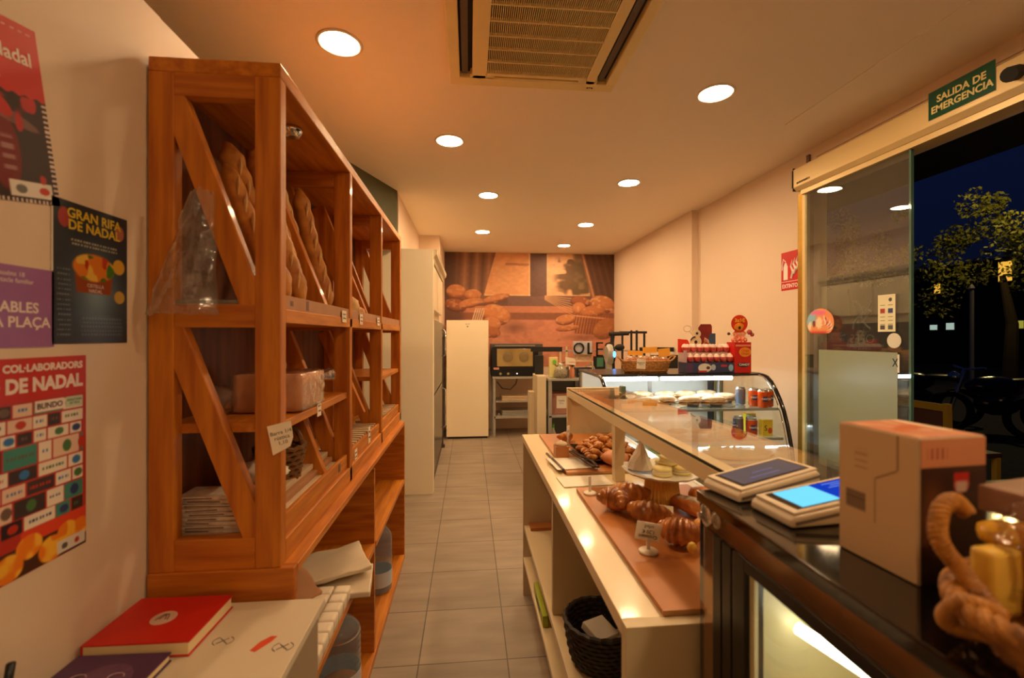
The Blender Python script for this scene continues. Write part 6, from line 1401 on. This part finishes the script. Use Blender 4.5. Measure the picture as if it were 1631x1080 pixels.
# payment terminals
termm = mat('terminal_white', s(226, 212, 188), rough=0.35)
def terminal(cx_, cy_, rz, lb, screen):
    t = thing('card_terminal', (cx_, cy_, BZ+0.0005), lb, 'card terminal', rz=rz)
    L, W = 0.190, 0.088
    prof = [(-0.0, 0.001), (L*0.96, 0.001), (L, 0.010), (L, 0.034), (L*0.97, 0.040), (0.006, 0.018), (0, 0.012)]
    b = MB(); b.prism(prof, 'y', 0, W); b.build('body', termm, t, local=True, bev=0.004)
    tilt = -math.atan2(0.022, L*0.97); M = Matrix.Translation((0.006, 0, 0.0183)) @ Matrix.Rotation(tilt, 4, 'Y')
    b = MB(); b.box(0.002, L*0.955, 0.003, W-0.003, 0.0, 0.0045, M, bev=0.002); b.build('top_shell', termm, t, local=True)
    b = MB(); b.box(-0.001, L*0.97, -0.0008, 0.0, -0.013, -0.008, M); b.build('seam', mat('seam_grey', s(120, 112, 104)), t, local=True)
    b = MB(); b.box(0.014, L*0.90, 0.011, W-0.011, 0.0046, 0.0054, M); sc0 = b.build('screen', blackg, t, local=True)
    if screen == 'off':
        b = MB(); b.box(0.020, L*0.87, 0.015, W-0.014, 0.0055, 0.0058, M); b.build('screen_glow', mat('dim_screen', s(60, 66, 78), rough=0.15, emit=s(70, 84, 110), est=0.35), sc0, local=True)
        for q in range(2):
            b = MB(); b.box(0.05+0.02*q, 0.12, 0.028+0.016*q, 0.032+0.016*q, 0.0059, 0.0061, M); b.build('screen_text', mat('screen_blue_text', s(60, 70, 130), emit=s(50, 60, 140), est=0.4), sc0, local=True)
    else:
        b = MB(); b.box(0.026, 0.096, 0.013, W-0.013, 0.0055, 0.0058, M); b.build('screen_glow', emit_mat('cyan_screen', s(120, 220, 255), 1.1), sc0, local=True)
        b = MB(); b.box(0.096, L*0.88, 0.013, W-0.013, 0.0055, 0.0058, M); b.build('screen_glow', emit_mat('blue_screen', s(24, 60, 190), 1.0), sc0, local=True)
        for q in range(3):
            b = MB(); b.box(0.115+0.01*(q % 2), 0.150, 0.052+0.007*q, 0.054+0.007*q, 0.0059, 0.0061, M); b.build('screen_text', emit_mat('screen_pale_text', s(120, 150, 230), 1.0), sc0, local=True)
    return t
terminal(0.463, 0.738, 0.22, 'white card terminal with a dark screen, the farther of the two', 'off')
terminal(0.480, 0.632, 0.10, 'white card terminal with a lit blue screen beside the carton', 'on')

# coffee carton
cf = thing('coffee_carton', (0.56, 0.53, BZ), 'tall cream carton with dark coffee pictures standing on the black cooler', 'box', rz=0.0)
Mc = Matrix.Translation((0.517, 0.475, BZ+0.0008)) @ Matrix.Rotation(0.08, 4, 'Z')
b = MB(); b.box(0, 0.095, 0, 0.103, 0, 0.170, Mc, bev=0.001); b.build('carton_body', mat('carton_cream', s(228, 200, 160), rough=0.5, var=0.04), cf)
def dark_side(u, v):
    c = [np.full(u.shape, q) for q in (0.24, 0.13, 0.09)]
    c = mixc(c, (206, 140, 100), sm(v, 0.80, 0.81)); c = mixc(c, (120, 66, 30), ell(u, v, 0.2, 0.45, 0.18, 0.25, 0, .5)[0]*0.7)
    c = mixc(c, (214, 120, 100), ell(u, v, 0.62, 0.68, 0.12, 0.06)[0]); c = mixc(c, (196, 40, 30), rect(u, v, 0.5, 0.74, 0.70, 0.76)); c = mixc(c, (226, 196, 180), rect(u, v, 0.54, 0.70, 0.63, 0.70))
    c = mixc(c, (160, 90, 70), rect(u, v, 0.1, 0.4, 0.86, 0.94)*(np.sin(u*80) > 0))
    return c
base_c = Vector((0.517, 0.475, BZ+0.0008)); Ux = Mc.to_3x3() @ Vector((1, 0, 0)); Uy = Mc.to_3x3() @ Vector((0, 1, 0))
picture('printed_side', base_c+Ux*0.001-Uy*0.0006+Vector((0, 0, 0.001)), Ux, (0, 0, 1), 0.093, 0.168, 50, 90, dark_side, cf)
def cream_side_f(u, v):
    c = [np.full(u.shape, q) for q in (0.86, 0.74, 0.58)]
    for (a, b_, c0_, d) in ((0.52, 0.62, 0.88, 0.80), (0.62, 0.80, 0.74, 0.66),): pass
    k = np.exp(-((v-(0.66+0.12*(u-0.55)*3))/0.006)**2)*(u > 0.5)*(u < 0.78); c = mixc(c, (120, 84, 56), k)
    c = mixc(c, (120, 84, 56), np.exp(-((u-0.78)/0.01)**2)*(v > 0.745)); c = mixc(c, (150, 110, 76), np.exp(-((u-0.5)/0.012)**2)*(v < 0.65)*(v > 0.3)*0.7)
    c = mixc(c, (110, 90, 74), rect(u, v, 0.10, 0.38, 0.36, 0.50)*(0.6+0.4*(np.sin(v*300) > 0))); c = mixc(c, (190, 156, 120), rect(u, v, 0.22, 0.40, 0.68, 0.84)*(np.sin(v*120) > 0)*0.8)
    return c
picture('printed_side', base_c-Ux*0.0006+Uy*0.102+Vector((0, 0, 0.001)), -Uy, (0, 0, 1), 0.101, 0.168, 60, 100, cream_side_f, cf)
def top_f(u, v):
    c = [np.full(u.shape, q) for q in (0.82, 0.52, 0.38)]
    c = mixc(c, (200, 100, 40), ell(u, v, 0.5, 0.5, 0.4, 0.10, 0.4, .3)[0]); c = mixc(c, (236, 190, 150), sm(vnoise(u, v, 8, 4), 0.6, 0.8)*0.5); c = mixc(c, (240, 214, 190), rect(u, v, 0.85, 1, 0.3, 1, 0.04))
    return c
picture('printed_top', base_c+Vector((0, 0, 0.1702))+Ux*0.001+Uy*0.001, Ux, Uy, 0.093, 0.101, 40, 40, top_f, cf)

# wicker baskets with packed goods, bottom right corner
wb_ = thing('gift_basket', (0.60, 0.33, BZ), 'wicker basket with twisted handle full of packed yellow goods, nearest the camera', 'basket')
tw = mat('twisted_wicker', s(196, 134, 50), rough=0.55, col2=s(130, 78, 22), scale=40, bump=0.8, bscale=80)
def rope(b, pts, R, r, turns, n=4):
    P_ = [Vector(p) for p in pts]; D = [0]
    for a, c in zip(P_, P_[1:]): D.append(D[-1]+(c-a).length)
    N = max(40, int(turns*14)); samp = []
    for i in range(N+1):
        d = D[-1]*i/N; k = max(j for j in range(len(D)) if D[j] <= d+1e-9); k = min(k, len(P_)-2)
        t = (d-D[k])/(D[k+1]-D[k]); samp.append(P_[k].lerp(P_[k+1], t))
    for s_ in range(n):
        q = []
        for i, p in enumerate(samp):
            tt = (samp[min(i+1, N)]-samp[max(i-1, 0)]).normalized(); u_ = tt.cross(Vector((0.3, 0.2, 1))).normalized(); w_ = tt.cross(u_)
            a = 2*PI*(turns*i/N+s_/n); q.append(p+(u_*math.cos(a)+w_*math.sin(a))*R)
        b.tube(q, r, 8)
def smooth_path(pts, n=6):
    out = []; P_ = [Vector(p) for p in pts]
    for i in range(len(P_)-1):
        p0, p1, p2, p3 = P_[max(i-1, 0)], P_[i], P_[i+1], P_[min(i+2, len(P_)-1)]
        for k in range(n):
            t = k/n; out.append(0.5*((2*p1)+(-p0+p2)*t+(2*p0-5*p1+4*p2-p3)*t*t+(-p0+3*p1-3*p2+p3)*t**3))
    out.append(P_[-1]); return out
b = MB()
BXc, BYc = 0.595, 0.338
for r in range(4):
    rad = 0.125+0.008*r; z = BZ+0.008+r*0.009
    b.tube([(BXc+(rad+0.003*(-1)**(j+r))*math.cos(2*PI*j/48), BYc+0.62*(rad+0.003*(-1)**(j+r))*math.sin(2*PI*j/48), z) for j in range(48)], 0.0075, 6, closed=True)
b.lathe(BXc, BYc, [(0, BZ+0.0005), (0.118, BZ+0.0005), (0.118, BZ+0.006), (0, BZ+0.006)], 40)
for v in b.b.verts:
    if abs(v.co.z-BZ-0.003) < 0.0031: v.co.y = BYc+(v.co.y-BYc)*0.62
b.build('woven_body', tw, wb_)
b = MB(); n = 40; rope(b, [(BXc+0.158*math.cos(2*PI*j/n), BYc+0.62*0.158*math.sin(2*PI*j/n), BZ+0.046) for j in range(n+1)], 0.0055, 0.006, 22, 3); b.build('twisted_rim', tw, wb_)
b = MB(); rope(b, smooth_path([(0.460, 0.355, BZ+0.048), (0.466, 0.385, 1.235), (0.452, 0.395, 1.262), (0.458, 0.40, 1.288), (0.478, 0.405, 1.297), (0.492, 0.405, 1.285)]), 0.0050, 0.0032, 10, 3); b.build('twisted_handle', tw, wb_)
b = MB(); rope(b, smooth_path([(0.456, 0.345, BZ+0.048), (0.440, 0.36, BZ+0.054), (0.436, 0.375, BZ+0.036), (0.447, 0.38, BZ+0.020), (0.458, 0.36, BZ+0.025)]), 0.0046, 0.0031, 8, 3); b.build('twisted_loop', tw, wb_)
ylw = mat('yellow_pack', s(226, 176, 60), rough=0.35, col2=s(240, 204, 90), scale=12)
for k, (x, y, z, sx_, sy_, sz_, rz, m__, lb) in enumerate(((0.510, 0.393, BZ+0.052, 0.019, 0.010, 0.032, 0.1, ylw, 'pale yellow packet at the left inside the gift basket'), (0.560, 0.392, BZ+0.062, 0.022, 0.012, 0.042, -0.1, mat('amber_pack', s(220, 150, 40), rough=0.35), 'amber packet beside the pale yellow one in the gift basket'),
                                                     (0.665, 0.325, BZ+0.06, 0.024, 0.03, 0.04, 0.3, ylw, 'pale packet at the right side of the gift basket'), (0.53, 0.32, BZ+0.03, 0.04, 0.03, 0.018, 0.0, choc, 'dark brown packet low in the gift basket'))):
    b = MB(); b.box(-sx_, sx_, -sy_, sy_, -sz_, sz_, Matrix.Translation((x, y, z)) @ Matrix.Rotation(rz, 4, 'Z'), bev=0.006)
    tag(b.build('goods_packet', m__, smooth=True), lb, 'packet')
b = MB(); b.blob((0.540, 0.41, BZ+0.088), (0.022, 0.018, 0.014), 0.1); tag(b.build('yellow_fruit', mat('lemon', s(226, 170, 40), rough=0.4), smooth=True), 'rounded yellow sweet under the clear film of the gift basket', 'sweet')
b = MB(); b.blob((0.60, 0.385, BZ+0.075), (0.085, 0.055, 0.062), 0.25, 6, seed=7, u=40, v=24); tag(b.build('clear_film', wrap_mat('basket_film', 0.10, s(190, 150, 120)), smooth=True), 'shiny clear film covering the goods in the gift basket', 'wrapping')
b = MB(); b.box(-0.05, 0.05, -0.02, 0.02, -0.006, 0.022, Matrix.Translation((0.60, 0.43, BZ+0.108)) @ Matrix.Rotation(0.2, 4, 'Z'), bev=0.005); o = b.build('kraft_box', mat('mauve_brown', s(150, 110, 90), rough=0.5)); tag(o, 'brownish flat packet at the top of the gift basket', 'packet')

# ============================================================ OUTSIDE, night
st(MB().box(XR+0.16, 40, -4, 40, -0.15, -0.05).build('ground_outside', mat('asphalt', s(52, 50, 50), rough=0.9, var=0.3)))
st(MB().box(XR+0.05, XR+0.9, -4, 8, -0.06, -0.005).build('trim_3', mat('doorstep', s(110, 104, 98), rough=0.8)))
bd = thing('dark_building', (26, 22, 0), 'dark building across the street with a few lit windows', 'building')
MB().box(25.2, 32, 2, 40, -0.1, 5.2).build('facade', mat('dark_facade', s(46, 44, 46), rough=0.9, var=0.2, scale=0.5), bd)
lit = emit_mat('window_glow_warm', s(255, 190, 70), 0.9); cool_ = emit_mat('window_glow_cool', s(190, 215, 200), 0.65); yel_ = emit_mat('window_glow_yellow', s(190, 180, 70), 0.6)
for (y, z, wy, hz, m__) in ((19.0, 4.5, 0.36, 1.1, lit), (22.1, 4.0, 0.2, 0.6, lit), (22.3, 1.92, 0.25, 0.32, cool_), (21.45, 1.96, 0.26, 0.42, cool_), (18.55, 1.98, 0.34, 0.42, yel_)):
    f = MB().box(25.15, 25.2, y-wy, y+wy, z-hz*0.5, z+hz*0.5).build('window', mat('window_dark', s(30, 30, 34)), bd); MB().box(25.13, 25.15, y-wy*0.75, y+wy*0.75, z-hz*0.42, z+hz*0.42).build('pane', m__, f)
def tree(x, y, h, r, seed, lb, n=2600):
    R_ = random.Random(seed); t = thing('street_tree', (x, y, 0), lb, 'tree', 'trees across the street')
    MB().tube([(x, y, -0.1), (x+0.1, y, h*0.35), (x-0.05, y+0.1, h*0.6)], [0.16, 0.12, 0.06], 10).build('trunk', mat('bark', s(70, 56, 40), rough=0.9), t)
    V, F_ = [], []
    cl = [(R_.gauss(0, r*0.5), R_.gauss(0, r*0.5), R_.gauss(0, r*0.42), R_.uniform(0.35, 0.7)*r*0.5) for _ in range(22)]
    for i in range(n):
        c = R_.choice(cl); d = Vector((R_.gauss(0, 1), R_.gauss(0, 1), R_.gauss(0, 1))).normalized()*c[3]*R_.uniform(0.5, 1)
        p = Vector((x+c[0], y+c[1], h*0.75+c[2]))+d; s1 = R_.uniform(0.03, 0.075)
        u_ = Vector((R_.gauss(0, 1), R_.gauss(0, 1), R_.gauss(0, 1))).normalized(); w_ = u_.cross(Vector((R_.gauss(0, 1), R_.gauss(0, 1), R_.gauss(0, 1)))).normalized()
        k = len(V); V += [p-u_*s1, p+w_*s1*0.5, p+u_*s1, p-w_*s1*0.5]; F_.append((k, k+1, k+2, k+3))
    b = MB(); b.add(V, F_); b.build('foliage', mat('night_foliage', s(130, 130, 40), rough=0.7, var=0.4, scale=2), t)
tree(13.6, 10.2, 5.0, 1.5, 3, 'yellow-lit street tree outside the open door', 4200)
tree(12.6, 13.8, 5.0, 1.4, 5, 'darker leafy tree left of the lit one', 3000)
tree(19.5, 12.6, 6.4, 2.0, 8, 'dark tree further back outside, right of the lit one', 3000)
sl = bpy.data.lights.new('street_lamp_light', 'POINT'); sl.energy = 120; sl.color = (1, 0.72, 0.25); sl.shadow_soft_size = 0.15
so = bpy.data.objects.new('street_lamp_light', sl); C.objects.link(so); so.location = (11.9, 9.0, 5.0)
lpst = thing('street_lamp', (10.5, 8.2, 0), 'thin metal street pole standing outside the open door', 'street lamp')
MB().tube([(12, 9.75, -0.05), (12, 9.75, 2.6)], 0.045, 10).build('pole', greym, lpst)
MB().lathe(12, 9.75, [(0.0, 2.6), (0.06, 2.6), (0.03, 2.68), (0, 2.7)], 12).build('cap', greym, lpst)
mb_ = mat('motorbike_black', s(30, 30, 34), rough=0.25, coat=0.5)
def moto(x, y, rz, lb):
    t = thing('motorbike', (x, y, -0.05), lb, 'motorbike', 'motorbikes parked outside', rz=rz)
    for q in (-0.62, 0.62):
        b = MB(); b.tube([(q+0.28*math.cos(a), 0, 0.31+0.28*math.sin(a)) for a in [2*PI*i/30 for i in range(30)]], 0.05, 8, closed=True); b.build('wheel', mat('tyre', s(20, 20, 20), rough=0.8), t, local=True)
    b = MB(); b.blob((0.05, 0, 0.72), (0.36, 0.16, 0.16), 0.1); b.blob((0, 0, 0.45), (0.30, 0.14, 0.18), 0.1); b.build('body', mb_, t, local=True, smooth=True)
    b = MB(); b.blob((-0.38, 0, 0.80), (0.32, 0.13, 0.06)); b.build('saddle', black, t, local=True, smooth=True)
    b = MB(); b.tube([(0.62, 0, 0.31), (0.42, 0, 0.98)], 0.03, 8); b.tube([(0.36, -0.34, 1.02), (0.42, 0, 0.98), (0.36, 0.34, 1.02)], 0.018, 8); b.build('handlebar', chrome, t, local=True)
    b = MB(); b.blob((0.56, 0, 0.86), (0.07, 0.09, 0.09)); b.build('headlight', chrome, t, local=True, smooth=True)
    return t
moto(7.7, 7.2, 2.6, 'dark motorbike parked furthest left outside the door')
moto(8.2, 6.3, 2.8, 'dark motorbike parked in the middle of the row outside')
moto(8.6, 5.4, 2.5, 'dark motorbike parked at the right of the row outside')
ch = thing('cafe_chair', (4.0, 3.6, -0.05), 'yellow-brown wooden terrace chair with dark back outside the door', 'chair')
cw = mat('chair_yellow', s(206, 160, 50), rough=0.45)
MB().box(3.98, 4.02, 3.44, 4.05, 0.82, 0.88, bev=0.004).build('top_rail', cw, ch)
for y in (3.40, 4.04):
    b = MB(); b.prism([(y, -0.05), (y+0.04, -0.05), (y+0.045, 0.5), (y+0.05, 0.89), (y+0.01, 0.89), (y, 0.5)], 'x', 3.975, 4.015); b.build('rear_leg', cw, ch)
    MB().box(4.42, 4.46, y, y+0.04, -0.05, 0.44).build('front_leg', cw, ch)
MB().box(3.99, 4.47, 3.40, 4.08, 0.43, 0.47, bev=0.004).build('seat', mat('chair_seat', s(90, 60, 50)), ch)
MB().box(3.99, 4.005, 3.46, 4.03, 0.50, 0.815).build('back_sheet', mat('chair_back', s(110, 70, 64), rough=0.7), ch)

# awning over the shop front outside
aw = thing('awning', (2.9, 2.0, 2.55), 'dark awning above the shop door outside', 'awning')
MB().box(XR+0.17, 3.29, -2, 6.0, 2.60, 2.66).build('canopy', mat('awning_black', s(24, 24, 26), rough=0.9), aw)
